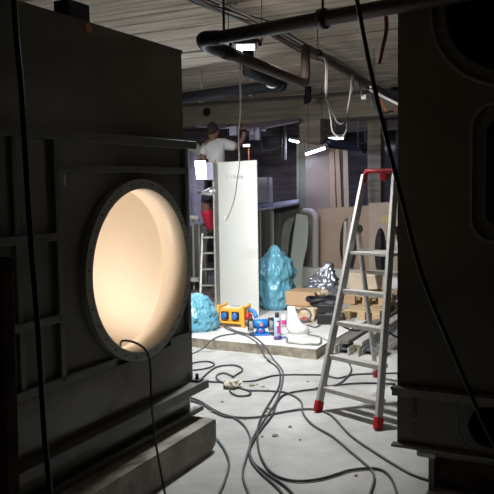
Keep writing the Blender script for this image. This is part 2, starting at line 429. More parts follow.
MB().box(((XR + XE) / 2, YR + 1.21, (TZ + zb2) / 2), (XE - XR, .02, TZ - zb2)).build('rear_panel', paint2_m, tk)
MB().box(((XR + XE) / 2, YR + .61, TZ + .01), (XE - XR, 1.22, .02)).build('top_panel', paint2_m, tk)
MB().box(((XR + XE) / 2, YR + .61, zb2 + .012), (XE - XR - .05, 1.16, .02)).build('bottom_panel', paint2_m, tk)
def flange(c, ro, ri, nb, proud=.018, rim=.014):
    f = MB().plate(circ(c.x, c.z, ro - rim, 64), [circ(c.x, c.z, ri, 64)], (0, YR - .001, 0), X_, Z_, proud * .6).build('port_flange', paint2_m, tk)
    MB().plate(circ(c.x, c.z, ro, 64), [circ(c.x, c.z, ro - rim, 64)], (0, YR - .001, 0), X_, Z_, proud).build('rim', frame_m, f)
    t = MB()
    for k in range(nb):
        a = 2 * math.pi * k / nb; rm = (ro - rim + ri) / 2
        p = V((c.x + rm * math.cos(a), YR - proud * .6 - .001, c.z + rm * math.sin(a)))
        t.cyl(p, p + V((0, -.008, 0)), .006, 8)
    o = t.build('bolt', frame_m, f); o['kind'] = 'stuff'
    MB().tube([V((c.x, YR + .0, c.z)), V((c.x, YR + .12, c.z))], ri + .002, 48, caps=False).build('port_throat', black_m, f)
flange(ctr, R1, R1 * .80, 28)
flange(hc, RH, RH * .64, 16, .012, .01)
f = MB().plate(rrect(xW0, zW0, xW1, zW1, .12), [rrect(xW0 + .014, zW0 + .014, xW1 - .014, zW1 - .014, .11)], (0, YR - .001, 0), X_, Z_, .018).build('window_frame', frame_m, tk)
MB().plate(rrect(xW0 + .014, zW0 + .014, xW1 - .014, zW1 - .014, .11), [rrect(xW0 + .08, zW0 + .08, xW1 - .08, zW1 - .08, .07)], (0, YR - .001, 0), X_, Z_, .01).build('frame_bed', paint2_m, f)
t = MB()
for k in range(11):
    zz = zW0 + .08 + (zW1 - zW0 - .16) * k / 10
    for xx in (xW0 + .047, xW1 - .047): t.cyl((xx, YR - .012, zz), (xx, YR - .019, zz), .006, 8)
for k in range(8):
    xx = xW0 + .1 + (xW1 - xW0 - .2) * k / 7
    for zz in (zW0 + .047, zW1 - .047): t.cyl((xx, YR - .012, zz), (xx, YR - .019, zz), .006, 8)
o = t.build('bolt', frame_m, f); o['kind'] = 'stuff'
MB().plate(rrect(xW0 + .06, zW0 + .06, xW1 - .06, zW1 - .06, .07), [], (0, YR + .03, 0), X_, Z_, .008).build('pane', glass_m, f)
# ledge rails
t = MB(); t.box(((XR + XE) / 2 - .01, YR - .028, zl), (XE - XR + .025, .06, .012)); t.box(((XR + XE) / 2 - .02, YR - .01, zl - .025), (XE - XR + .012, .02, .05), bev=.003); t.build('ledge_rail', paint_m, tk)
t = MB(); t.box(((XR + XE) / 2 - .01, YR - .022, zb2), (XE - XR + .025, .05, .014), bev=.002); t.build('base_rail', paint_m, tk)
# handwriting on the lower panel, reading upwards
p = pR(417, 433); hh = (pR(417, 433) - pR(417, 400)).length
writing('F-3 Kuhela', V((p.x + .0, YR - .002, p.z)), Z_, -X_, hh / 6.4, .0016, ink_m, tk)
# support frame below
tz = zb2 - .007
gx = XR + .165
sup = thing('support_trestle', 'dark steel support frame holding the right housing off the floor', 'frame', (gx + .6, YR + .3, 0))
t = MB(); t.box((gx + .9, YR + .04, tz - .022), (1.8 + .02, .05, .044), bev=.003); t.build('cross_rail', paint2_m, sup)
a = pR(417, 452); MB().bar(V((a.x, YR - .0, a.z)), V((gx + .05, YR - .0, a.z)), .05, .035, bev=.012).build('rail_end', beamw_m, sup)
MB().box((gx + .012, YR + .05, (tz - .04) / 2), (.03, .03, tz - .044)).build('leg', frame_m, sup)
MB().box((gx + 1.6, YR + .05, (tz - .04) / 2), (.03, .03, tz - .044)).build('leg', frame_m, sup)
MB().box((gx + .9, YR + .09, (tz - .04) / 2), (1.8, .02, tz - .05)).build('apron_board', rust_m, sup)
MB().box((gx + .9, YR + 1.1, (tz) / 2), (1.8, .08, tz)).build('rear_bearer', rust_m, sup)

# ================================================================== LADDER
FL, FR = onz(317.5, 412, 0), onz(378, 430, 0)
RL = onz(376.5, 377, 0)
TL, TR = at(365, 174, 5.75), at(395.5, 174, 5.56)
TR.z = TL.z = 1.735
lad = thing('step_ladder', 'aluminium step ladder with red top rail and red feet beside the right housing', 'ladder', (FL + FR + RL) / 3 * V((1, 1, 0)) if False else V(((FL.x + FR.x) / 2, (FL.y + FR.y) / 2, 0)))
side = (FR - FL).normalized()
back = Z_.cross(side); back = back if back.dot(RL - FL) > 0 else -back
def onrail(A, B, z): return A + (B - A) * ((z - A.z) / (B.z - A.z))
for A, B in ((FL, TL), (FR, TR)):
    l = MB().bar(onrail(A, B, .05), onrail(A, B, 1.72), .028, .06, upv=back, bev=.004).build('front_rail', alu_m, lad)
    MB().bar(A + V((0, 0, .0)), onrail(A, B, .075), .036, .07, upv=back, bev=.006).build('rubber_foot', red_m, l)
jz = 1.30
JL, JR = onrail(FL, TL, jz) + back * .05, onrail(FR, TR, jz) + back * .05
RR = RL + (FR - FL) * .95
for A, B in ((RL, JL), (RR, JR)):
    l = MB().bar(onrail(A, B, .05), B, .024, .04, upv=back, bev=.004).build('rear_leg', alu_m, lad)
    MB().bar(A, onrail(A, B, .07), .034, .055, upv=back, bev=.006).build('rubber_foot', red_m, l)
    MB().cyl(B - side * .022, B + side * .022, .035, 16).build('hinge_plate', alud_m, lad)
for (ya, xa) in ((387, 322), (354.5, 330), (321.5, 337), (289.5, 346)):
    # height from the left rail
    best = min([z / 200 for z in range(20, 340)], key=lambda z: abs(proj_y - ya) if False else abs((lambda q: 247 - F * (q - EYE).dot(up) / (q - EYE).dot(fwd))(onrail(FL, TL, z)) - ya))
    A, B = onrail(FL, TL, best), onrail(FR, TR, best)
    A = A + back * .02; B = B + back * .02
    t = MB(); t.bar(A + side * .0, B, .07, .010, bev=.002); t.bar(A - back * .034 - V((0, 0, .012)), B - back * .042 - V((0, 0, .012)), .006, .03); t.bar(A + back * .034 - V((0, 0, .012)), B + back * .042 - V((0, 0, .012)), .006, .03)
    t.build('tread', alu_m, lad)
pz = 1.125
A, B = onrail(FL, TL, pz), onrail(FR, TR, pz)
MB().bar((A + back * .12), (B + back * .12), .27, .022, bev=.004).build('platform', alu_m, lad)
t = MB(); t.tube([onrail(FL, TL, 1.66), onrail(FL, TL, 1.70), TL + side * .015 + V((0, 0, .012)), TL + side * .05 + V((0, 0, .015)), TR - side * .05 + V((0, 0, .015)), TR - side * .015 + V((0, 0, .012)), onrail(FR, TR, 1.70), onrail(FR, TR, 1.66)], .02, 10, smooth=3)
mdp = TL + (TR - TL) * .62; t.box(mdp + V((0, 0, -.03)), (.05, .04, .06), bev=.005); t.build('top_rail', red_m, lad)
# rear cross bars
for z in (.28, .95):
    MB().bar(onrail(RL, JL, z), onrail(RR, JR, z), .02, .025).build('brace_bar', alu_m, lad)
# safety straps
for (A, B, C, D) in ((FL, TL, RL, JL), (FR, TR, RR, JR)):
    MB().tube([onrail(A, B, .62), (onrail(A, B, .62) + onrail(C, D, .47)) / 2 - V((0, 0, .05)), onrail(C, D, .47)], .008, 6, smooth=6).build('safety_strap', black_m, lad)

# ================================================================== OVERHEAD PIPES
zA = 2.55
A0, A1 = onz(212, 39, zA), onz(400, 5, zA)
dA = (A1 - A0).normalized(); Aend = A1 + dA * 2.2
B1 = onz(243, 59, zA); B2 = onz(305, 84, zA)
# bend between the two runs
dB = (B2 - B1).normalized()
pb = onz(209, 46, zA)
pipe = thing('overhead_pipe', 'black pipe bent back on itself under the ceiling, brown run beyond the lamp', 'pipe', V((A0.x, A0.y, zA)))
ell = [A0 + dA * .0, onz(205.5, 38.5, zA), onz(203.5, 41, zA), onz(206.5, 45, zA), onz(214, 48.5, zA)]
MB().tube([Aend] + [A1, A0], .041, 16).build('black_run', pipeblk_m, pipe)
MB().tube([A0 + dA * .06] + ell[1:] + [onz(224, 52, zA)], .045, 16, smooth=6).build('pipe_bend', pipeblk_m, pipe)
MB().tube([onz(222, 51, zA), onz(238, 57, zA)], .047, 16).build('pipe_collar', pipeblk_m, pipe)
zt = 2.87
T1 = V((B2.x, B2.y, zt)); C2 = onz(383, 90, zt); C3 = onz(405, 105, zt)
dC = (C2 - T1).normalized()
e = .06
run = [onz(236, 56, zA), B2 - dB * e * 1.2, B2 - dB * e * .4 + V((0, 0, e * .1)), B2 + dB * .02 + V((0, 0, e)), T1 + dB * .02 - V((0, 0, e)), T1 + dC * e * .4 - V((0, 0, e * .1)), T1 + dC * e * 1.6, C3]
MB().tube(run, .042, 16).build('brown_run', pipebrn_m, pipe)
for q, nm in ((.635, 'x'),):
    p = A0 + (A1 - A0) * q
    t = MB(); t.cyl(p - dA * .02, p + dA * .02, .056, 16); t.build('pipe_clamp', black_m, pipe)
    MB().cyl(p, V((p.x, p.y, CEIL + .01)), .008, 6).build('hanger_rod', black_m, pipe)
p = onz(224, 36, zA); MB().cyl(V((p.x, p.y, zA)), V((p.x, p.y, CEIL + .01)), .008, 6).build('hanger_rod', black_m, pipe)
p = T1 + (C2 - T1) * .12
MB().cyl(p - dC * .02, p + dC * .02, .05, 16).build('pipe_clamp', black_m, pipe)
MB().cyl(p, V((p.x, p.y, CEIL + .01)), .006, 6).build('hanger_rod', alud_m, pipe)
p = T1 + (C2 - T1) * .8
MB().cyl(p - dC * .02, p + dC * .02, .05, 16).build('pipe_clamp', chrome_m, pipe)

# black drain pipe near the beam
zd = 2.78
D0, D1, D2 = onz(150, 102, zd), onz(281, 85, zd), onz(248, 71, zd)
dr = thing('drain_pipe', 'thick black drain pipe with bright clamps crossing in front of the concrete beam', 'pipe', V((D1.x, D1.y, zd)))
MB().tube([D0, D1 + (D0 - D1).normalized() * .05], .065, 14).build('main_run', drain_m, dr)
MB().tube([D1 + (D0 - D1).normalized() * .1, D1, D1 + (D2 - D1).normalized() * .12], .075, 14, smooth=4).build('elbow', drain_m, dr)
MB().tube([D1 + (D2 - D1).normalized() * .08, D2, D2 + V((0, 0, .06)), V((D2.x, D2.y, CEIL))], .06, 14).build('branch_run', drain_m, dr)
for px, py in ((202, 97), (252, 90)):
    p = onz(px, py, zd); d_ = (D1 - D0).normalized()
    MB().cyl(p - d_ * .012, p + d_ * .012, .078, 18).build('pipe_clamp', chrome_m, dr)
    MB().cyl(p, V((p.x, p.y, CEIL + .01)), .006, 6).build('hanger_rod', alud_m, dr)
p = onz(272, 82, zd + .0); d_ = (D2 - D1).normalized()
MB().cyl(p - d_ * .012, p + d_ * .012, .07, 18).build('pipe_clamp', chrome_m, dr)
# small stub pipe
a = onz(308, 87, CEIL); b = at(308, 100, (a - EYE).dot(fh))
tag(MB().tube([a, b + V((0, 0, .05)), b, b - rh * .06 + V((0, 0, -.01))], .05, 12, smooth=3).build('pipe_stub', drain_m), 'short black elbow pipe hanging from the ceiling beyond the brown pipe', 'pipe')

# flood lamp
LZ = 2.70
LC = at(245.5, 47.5, 5.75)
fl_ = thing('flood_lamp', 'lit rectangular flood lamp hung under the ceiling behind the brown pipe', 'lamp', LC)
nrm = (V((0, 0, -1)) - fh * .12 ).normalized()
ax = rh.normalized(); ay = nrm.cross(ax).normalized(); RM = Matrix((ax, ay, -nrm)).transposed()
MB().box(LC - nrm * .03, (.19, .16, .05), RM, bev=.01).build('lamp_housing', black_m, fl_)
MB().box(LC - nrm * .001, (.14, .12, .008), RM, bev=.002).build('lamp_glass', lamp_m, fl_)
hB = MB(); hB.bar(LC - nrm * .05 - ax * .115, LC - nrm * .01 - ax * .115, .006, .03); hB.bar(LC - nrm * .05 + ax * .115, LC - nrm * .01 + ax * .115, .006, .03)
hB.bar(LC - nrm * .055 - ax * .115, LC - nrm * .055 + ax * .115, .006, .02); hB.build('lamp_bracket', black_m, fl_)
ld = bpy.data.lights.new('flood_light', 'AREA'); ld.energy = FLOOD_W; ld.color = (.96, .98, 1.0); ld.shape = 'RECTANGLE'; ld.size = .17; ld.size_y = .14
lo = bpy.data.objects.new('flood_light', ld); col.objects.link(lo); lo.parent = fl_
lo.rotation_euler = RM.to_euler(); lo.location = nrm * .012
for px, py, off in ((231, 38, -.13), (255.5, 43, .13)):
    p = LC + ax * off - nrm * .04
    tq = V((p.x, p.y, at(px, 31, 5.75).z)); MB().cyl(tq, V((p.x, p.y, CEIL + .01)), .003, 6).build('hanger_wire', black_m, fl_)
    tag(MB().bar(p, tq, .004, .024, upv=rh).build('lashing_strap', orange_m), 'orange strap holding the flood lamp, ' + ('left one' if off < 0 else 'right one'), 'strap', 'orange straps holding the flood lamp')
# added flood lamp on a tripod, unseen behind the left housing, brightens the slab
sl = at(156, 120, 6.1); sl.z = 2.3
st = thing('added_stand_lamp', 'added black flood lamp on a tripod, unseen behind the left housing', 'lamp', V((sl.x, sl.y, 0)))
TA = R(75)
tg = at(280, 262, 8.6); n3 = (tg - sl).normalized(); ax3 = n3.cross(Z_).normalized(); RM3 = Matrix((ax3, ax3.cross(n3) * -1, n3)).transposed()
if RM3.determinant() < 0: RM3 = Matrix((ax3, ax3.cross(n3), -n3)).transposed()
else: RM3 = Matrix((ax3, (-n3).cross(ax3), -n3)).transposed()
MB().box(sl - n3 * .04, (.30, .22, .06), RM3, bev=.01).build('lamp_housing', black_m, st)
MB().box(sl - n3 * .006, (.27, .19, .008), RM3, bev=.002).build('lamp_glass', lamp_m, st)
MB().cyl(V((sl.x, sl.y, .25)) - n3 * .08, sl - n3 * .08 - V((0, 0, .05)), .018, 10).build('pole', black_m, st)
for k in range(3):
    a = TA + 2 * math.pi * k / 3; b = V((sl.x, sl.y, .6)) - n3 * .08
    MB().cyl(b, V((b.x + .28 * math.cos(a), b.y + .28 * math.sin(a), .01)), .011, 8).build('leg', black_m, st)
ld = bpy.data.lights.new('added_stand_light', 'AREA'); ld.energy = STAND_W; ld.color = (.97, .98, 1.0); ld.shape = 'RECTANGLE'; ld.size = .27; ld.size_y = .19; ld.spread = R(110)
lo = bpy.data.objects.new('added_stand_light', ld); col.objects.link(lo); lo.parent = st; lo.rotation_euler = RM3.to_euler(); lo.location = sl + n3 * .01 - V((sl.x, sl.y, 0))
# white cord hanging from lamp
def hang(pts, r, name, m_, label, cat='cord', group=None, smooth=6, parent=None):
    o_ = MB().tube(pts, r, 8, smooth=smooth).build(name, m_, parent)
    return o_ if parent else tag(o_, label, cat, group)
hang([LC - nrm * .04 - ax * .02, at(240.5, 60, 5.4), at(240, 85, 5.5), at(240.5, 110, 5.7), at(238.5, 135, 6.0), at(239.5, 160, 6.4), at(237, 180, 6.9), at(234.5, 198, 7.3), at(230, 212, 7.6), at(226, 220, 7.8), at(224, 216, 7.85)], .006, 'electric_cable', cordw_m, None, parent=fl_)
cc = T1 + (C2 - T1) * .12
hang([cc + V((0, 0, -.02)), at(326.5, 62, 6.6), at(326.8, 95, 6.6), at(329, 108, 6.6), at(331, 120, 6.6), at(332.5, 131, 6.6), at(337, 136, 6.6), at(342, 137, 6.6), at(346.5, 130, 6.6), at(347, 118, 6.6), at(349, 103, 6.6), at(351, 88, 6.7), at(352, 75, 6.9)], .008, 'electric_cable', cordw_m, 'white cord drooping in the longer loop below the pipe clamp')
hang([cc + V((.01, 0, -.02)), at(325.5, 62, 6.55), at(325.8, 95, 6.55), at(330, 104, 6.55), at(335, 118, 6.55), at(339, 123.5, 6.55), at(343.5, 123, 6.55), at(346, 119, 6.6), at(348.5, 103, 6.65), at(352.5, 88, 6.75), at(353.5, 76, 6.9)], .008, 'electric_cable', cordw_m, 'white cord drooping in the shorter loop below the pipe clamp')
p = onz(385, 0, 3.1)
hang([at(384, -25, 5.0), at(384.5, 0, 5.0), at(386.5, 28, 5.0), at(382, 50, 5.0), at(379, 64, 5.0)], .014, 'hanging_hose', dred_m, 'dark red hose end dangling from the ceiling near the right housing', 'hose')
hang([at(11, -120, 1.55), at(14, 0, 1.5), at(22, 100, 1.5), at(30, 230, 1.5), at(38, 330, 1.5), at(44, 430, 1.5), at(50, 494, 1.5), at(60, 640, 1.5), at(70, 800, 1.55)], .006, 'electric_cable', black_m, 'thick black cord hanging close in front of the left housing')
hang([at(320, -200, 2.0), at(357, 0, 2.0), at(375, 90, 2.0), at(397, 180, 2.0), at(422, 275, 2.0), at(450, 345, 2.0), at(480, 415, 2.0), at(520, 500, 2.0), at(580, 640, 2.0)], .0062, 'electric_cable', black_m, 'thick black cord slanting across the right housing')
# cable bundle along the ceiling
bund = thing('cable_bundle', 'loose bundle of cables clipped along the ceiling above the pipes', 'cables', onz(260, 22, CEIL - .03))
for k in range(7):
    off = (k - 3) * .028; zz = CEIL - .045 + random.uniform(-.015, .01)
    pts = []
    for i, (px, py) in enumerate(((180, -14), (205, 0), (238, 13), (262, 24), (285, 37), (312, 52), (340, 66), (368, 84), (396, 103))):
        q = onz(px, py, zz); pts.append(q + V((off + random.uniform(-.03, .03), 0, -random.uniform(0, .02))))
    MB().tube(pts, .009, 6, smooth=4).build('cable', [rubber_m, cordg_m, rubber_m, dred_m, rubber_m, cordw_m, rubber_m][k], bund)
for px, py in ((222, 5), (278, 31), (330, 62)):
    q = onz(px, py, CEIL - .04); MB().box(q + V((0, 0, .0)), (.24, .05, .02)).build('cable_clip', alud_m, bund)
# grey cables dangling near the right
hang([onz(357, 75, CEIL - .015), at(360, 88, 8.2), at(364, 99, 8.2), at(369, 105, 8.2)], .009, 'electric_cable', cordg_m, 'pale thin cord with junction box hanging from the ceiling cables')
tag(MB().box(at(364, 97, 8.15), (.06, .04, .05), bev=.006).build('junction_box', whitep_m), 'small pale junction box dangling on a cord below the ceiling', 'box')
hang([onz(372, 78, CEIL - .015), at(373, 92, 8.5), at(375, 105, 8.4), at(379, 112, 8.4), at(385, 113, 8.4), at(393, 111, 8.4)], .018, 'electric_cable', rubber_m, 'thick black cable curling down near the right housing')
hang([onz(379, 85, CEIL - .005), at(381, 97, 8.5), at(384, 107, 8.4), at(389, 113, 8.4), at(398, 109, 8.4), at(402, 108, 8.4)], .008, 'electric_cable', mat('orange_cord', (.8, .16, .03), .5), 'orange cord sagging beside the right housing')
cn = thing('conduit', 'straight white conduit below the brown pipe', 'conduit', at(386, 98, 7.8))
MB().tube([at(370, 90, 8.0), at(402, 106, 7.6)], .014, 8).build('conduit_tube', whitep_m, cn)
for px, py, dd in ((374, 92, 7.95), (398, 104, 7.65)):
    q = at(px, py, dd); MB().cyl(q, V((q.x, q.y, CEIL + .01)), .004, 6).build('hanger_wire', rubber_m, cn)
p = at(396, 92, 8.3)
tag(MB().cyl(p - rh * .05, p + rh * .12, .06, 16).build('pipe_end', drain_m), 'dark pipe end showing beside the right housing under the ceiling', 'pipe')

# ================================================================== WHITE TALL PANEL
b0, b1 = onz(257.7, 317, SZ), onz(220.5, 308.5, SZ)
th_dir = (b1 - b0).normalized(); nn = Z_.cross(th_dir); nn = nn if nn.dot(EYE - b0) > 0 else -nn
HP = 1.95 - SZ
pan = thing('tall_cabinet_panel', 'tall white sheet metal panel standing on the slab with faint handwriting', 'panel', V(((b0.x + b1.x) / 2, (b0.y + b1.y) / 2, SZ)))
def bx4(a, b, th, z0, z1, n_):
    t = MB(); c_ = (a + b) / 2 - n_ * th / 2
    ax_ = (b - a).normalized(); RM_ = Matrix((ax_, ax_.cross(Z_) * -1, Z_)).transposed()
    t.box(V((c_.x, c_.y, (z0 + z1) / 2)), ((b - a).length, th, z1 - z0), RM_, bev=.004); return t
bx4(b0, b1, .025, SZ, SZ + HP, nn).build('sheet', white_m, pan)
fL = b1 + th_dir * .004
bx4(fL, fL + th_dir * .09 , .06, SZ, SZ + HP - .02, nn).build('edge_channel', alud_m, pan)
bx4(fL + th_dir * .095, fL + th_dir * .125, .05, SZ, SZ + HP - .04, nn).build('edge_strip', beamw_m, pan)
r_ = -th_dir; o = b1 + r_ * .20 + nn * .003; z = at(226, 179, (b1 - EYE).dot(fh)).z
writing('F-3 Kuhela', V((o.x, o.y, z)), r_, Z_, .05, .0022, inkg_m, pan)

# ================================================================== WORK LAMP beside the panel
wl = at(201, 170, 9.2)
wk = thing('work_lamp', 'glaring square work lamp beside the white panel with silver clamp', 'lamp', wl)
n2 = (-fh * .75 - rh * .55 + V((0, 0, -.15))).normalized(); ax2 = n2.cross(Z_).normalized(); ay2 = ax2.cross(n2); RM2 = Matrix((ax2, ay2, n2)).transposed()
MB().box(wl - n2 * .03, (.20, .26, .05), RM2, bev=.01).build('lamp_housing', black_m, wk)
MB().box(wl, (.17, .235, .012), RM2, bev=.003).build('lamp_glass', mat('work_face', (1, 1, 1), .5, emit=(.9, .94, 1), es=9), wk)
MB().box(at(210, 171, 9.12), (.09, .05, .23), bev=.01).build('driver_box', ductl_m, wk)
p = at(209, 192, 9.2)
MB().tube([p + rh * .08 + V((0, 0, .02)), p, p - rh * .08 + V((0, 0, -.01)), p - rh * .14], .04, 14, rs=[.065, .055, .022, .02]).build('clamp_reflector', chrome_m, wk)
MB().bar(at(214, 160, 9.25), at(216.5, 215, 9.3), .03, .03).build('lamp_post', wood_m, wk)
pz_ = at(216.5, 215, 9.3)
MB().bar(pz_, V((pz_.x, pz_.y, SZ)), .025, .025).build('lamp_stand', alud_m, wk)
ld = bpy.data.lights.new('work_light', 'AREA'); ld.energy = WORK_W; ld.color = (.85, .9, 1.0); ld.shape = 'RECTANGLE'; ld.size = .17; ld.size_y = .23
lo = bpy.data.objects.new('work_light', ld); col.objects.link(lo); lo.parent = wk; lo.rotation_euler = RM2.to_euler(); lo.location = n2 * .012

# ================================================================== PERSON on a stepladder
def skin(name, pts, edges, m_, parent, sub=2):
    me = bpy.data.meshes.new(name); o0 = ORG[parent.name] if parent else V((0, 0, 0))
    keys = list(pts); me.from_pydata([V(pts[k][0]) - o0 for k in keys], [(keys.index(a), keys.index(b)) for a, b in edges], [])
    o = bpy.data.objects.new(name, me); col.objects.link(o); me.materials.append(m_); o.parent = parent; ORG[o.name] = o0
    sm = o.modifiers.new('skin', 'SKIN'); sm.use_smooth_shade = True
    for i, k in enumerate(keys):
        me.skin_vertices[0].data[i].radius = (pts[k][1], pts[k][2] if len(pts[k]) > 2 else pts[k][1])
    me.skin_vertices[0].data[0].use_root = True
    s = o.modifiers.new('sub', 'SUBSURF'); s.levels = sub; s.render_levels = sub
    return o
PD = 10.0
P = lambda x, y, dd=0: at(x, y, PD + dd)
foot = P(212, 233)
per = thing('person', 'person in white shirt and dark work trousers with red legs reaching up on a ladder', 'person', V((foot.x, foot.y, foot.z)))
pts = {'pel': (P(217, 180), .15, .11), 'sp1': (P(216, 168), .15, .11), 'sp2': (P(215, 154), .16, .12), 'ch': (P(214, 145), .17, .12), 'nk': (P(213, 139), .055), 'hd': (P(213, 135), .05),
       'ls': (P(206, 145), .06), 'le': (P(202, 158, -.05), .045), 'lw': (P(207, 168, -.15), .032), 'lh': (P(209, 172, -.18), .035),
       'rs': (P(224, 144), .06), 're': (P(236, 148, -.02), .048), 'rw': (P(243.5, 138, .02), .034), 'rh': (P(244.5, 131, .02), .038),
       'lk': (P(205, 206, -.22), .07), 'll': (P(213, 185), .095), 'la': (P(211.5, 230, .0), .045), 'lt': (P(209, 233, .16), .035),
       'rl': (P(222, 185), .095), 'rk': (P(224, 207, -.1), .07), 'ra': (P(226, 230, .05), .045), 'rt': (P(225, 233, .2), .035)}
ed = [('pel', 'sp1'), ('sp1', 'sp2'), ('sp2', 'ch'), ('ch', 'nk'), ('nk', 'hd'), ('ch', 'ls'), ('ls', 'le'), ('le', 'lw'), ('lw', 'lh'), ('ch', 'rs'), ('rs', 're'), ('re', 'rw'), ('rw', 'rh'),
      ('pel', 'll'), ('ll', 'lk'), ('lk', 'la'), ('la', 'lt'), ('pel', 'rl'), ('rl', 'rk'), ('rk', 'ra'), ('ra', 'rt')]
body = skin('body', pts, ed, skin_m, per)
def grow(keys, eds, g, over=None):
    d = {}
    for k in keys:
        v = pts[k]; d[k] = (v[0],) + tuple(r + g for r in v[1:])
    if over: d.update(over)
    return d, eds
d, e_ = grow(['pel', 'sp1', 'sp2', 'ch', 'ls', 'rs'], [('pel', 'sp1'), ('sp1', 'sp2'), ('sp2', 'ch'), ('ch', 'ls'), ('ch', 'rs'), ('ls', 'le2'), ('rs', 're2'), ('ch', 'nk2')], .025,
             {'le2': (P(202.5, 156, -.05), .065), 're2': (P(237, 147, -.02), .065), 'nk2': (P(213.3, 141.5), .075)})
skin('shirt', d, e_, shirt_m, per)
d, e_ = grow(['pel', 'll', 'lk', 'rl', 'rk'], [('pel', 'll'), ('ll', 'lk'), ('pel', 'rl'), ('rl', 'rk')], .022)
skin('trousers', d, e_, trou_m, per)
for s_, kx in (('l', 0), ('r', 1)):
    k_, a_ = pts[s_ + 'k'], pts[s_ + 'a']
    st = k_[0].lerp(a_[0], .08)
    skin('trouser_leg', {'a': (st, .088), 'b': (k_[0].lerp(a_[0], .5), .08), 'c': (a_[0] + V((0, 0, .02)), .068)}, [('a', 'b'), ('b', 'c')], tred_m, per)
    skin('shoe', {'a': (a_[0], .055), 'b': (pts[s_ + 't'][0], .045)}, [('a', 'b')], black_m, per)
# head with features, turned away and to the right
hc_ = P(213, 131.5)
t = MB(); bmesh.ops.create_icosphere(t.bm, subdivisions=4, radius=1)
fdir = (fh + rh * .45).normalized(); sdir = fdir.cross(Z_).normalized()
for v in t.bm.verts:
    a, b_, c_ = v.co.x, v.co.y, v.co.z
    yy = b_ * .098; xx = a * .075 * (1 - .16 * max(0, -c_)); zz = c_ * .115
    if b_ > .3: yy -= .010 * math.exp(-((c_ - .08) / .12) ** 2) * (1 if abs(abs(a) - .35) < .22 else 0); yy += .022 * math.exp(-(a / .14) ** 2 - ((c_ + .12) / .17) ** 2); yy += .006 * math.exp(-(a / .3) ** 2 - ((c_ + .45) / .07) ** 2)
    v.co = hc_ + sdir * xx + fdir * yy + Z_ * zz
head = t.build('head', skin_m, per, smooth=True)
t = MB(); bmesh.ops.create_icosphere(t.bm, subdivisions=3, radius=1)
for v in t.bm.verts:
    c_ = v.co.copy(); v.co = hc_ + sdir * c_.x * .081 + fdir * (c_.y * .095 - .012) + Z_ * (max(c_.z, -.1 + c_.y * .5) * .118 + .01)
t.build('hair', hair_m, head, smooth=True)
for s_ in (-1, 1):
    t = MB(); bmesh.ops.create_icosphere(t.bm, subdivisions=2, radius=1)
    for v in t.bm.verts: v.co = hc_ + sdir * (s_ * .077 + v.co.x * .010) + fdir * (v.co.y * .018 - .005) + Z_ * (v.co.z * .03 - .005)
    t.build('ear', skin_m, head, smooth=True)
    t = MB(); bmesh.ops.create_icosphere(t.bm, subdivisions=2, radius=.011); bmesh.ops.translate(t.bm, vec=hc_ + sdir * s_ * .03 + fdir * .083 + Z_ * .01, verts=t.bm.verts)
    t.build('eye', whitep_m, head, smooth=True)
for kk, w1, w2, spread_, nd in (('r', 'rw', 'rh', -1, 1), ('l', 'lw', 'lh', 1, 1)):
    hp = pts[w2][0]; hd = (hp - pts[w1][0]).normalized(); sd = hd.cross(fh).normalized(); cv = sd.cross(hd)
    for i, (o_, L_) in enumerate(((-.03, .065), (-.01, .078), (.011, .073), (.031, .058))):
        b_ = hp + sd * o_ + hd * .02
        skin('finger', {'a': (b_, .0095), 'b': (b_ + hd * L_ * .5 + cv * .008, .009), 'c': (b_ + hd * L_ * .85 + cv * .03, .008)}, [('a', 'b'), ('b', 'c')], skin_m, body, 1)
    b_ = hp - sd * .035 * spread_
    skin('thumb', {'a': (b_, .012), 'b': (b_ - sd * .025 * spread_ + hd * .025, .010), 'c': (b_ - sd * .02 * spread_ + hd * .05 + cv * .015, .009)}, [('a', 'b'), ('b', 'c')], skin_m, body, 1)
# ladder below the person
zf = foot.z - .05
lx = P(203.5, 235); 
l2 = thing('step_ladder', 'worn grey stepladder under the person behind the white panel', 'ladder', V((foot.x, foot.y, SZ)))
wv = rh * .46; f0 = V((foot.x, foot.y, 0)) - rh * .12
bs = f0 - fh * .35 - rh * .04; tp = f0 - fh * .02
def lr(k, z): return V((bs.x, bs.y, SZ)).lerp(V((tp.x, tp.y, zf + .25)), (z - SZ) / (zf + .25 - SZ)) + wv * k
for k in (0, 1):
    MB().bar(lr(k, SZ), lr(k, zf + .05), .03, .06, upv=fh, bev=.004).build('front_rail', alud_m, l2)
    a = f0 + fh * .5 + wv * k; b = f0 + fh * .06 + wv * k
    MB().bar(V((a.x, a.y, SZ)), V((b.x, b.y, zf)), .025, .035, upv=fh).build('rear_leg', alud_m, l2)
for k in range(1, 5):
    z = SZ + (zf - SZ) * k / 4
    MB().bar(lr(0, z) + fh * .02, lr(1, z) + fh * .02, .10 if k < 4 else .2, .022).build('tread', alud_m, l2)

# duct and fittings overhead, where the person works
dk = thing('ceiling_duct', 'lilac-lit sheet metal duct plates under the beam where the person reaches', 'duct', P(262, 130, .6))
def quadp(pts4, th, name, m_, parent, d=None):
    """solid plate through four points, thickened away from the eye"""
    ps = [V(p) for p in pts4]; n_ = (ps[1] - ps[0]).cross(ps[3] - ps[0]).normalized()
    if n_.dot(ps[0] - EYE) < 0: n_ = -n_
    t = MB(); a_ = [t.bm.verts.new(p) for p in ps]; b_ = [t.bm.verts.new(p + n_ * th) for p in ps]; k = len(ps)
    t.bm.faces.new(a_); t.bm.faces.new(b_[::-1])
    for i in range(k): t.bm.faces.new((a_[i], b_[i], b_[(i + 1) % k], a_[(i + 1) % k]))
    return t.build(name, m_, parent)
quadp([P(244, 124, 1.6), P(300, 117, 1.9), P(299, 121, 1.4), P(267, 127, 1.0), P(266, 130, .9), P(247, 129, .9)], .02, 'duct_plate', ductl_m, dk)
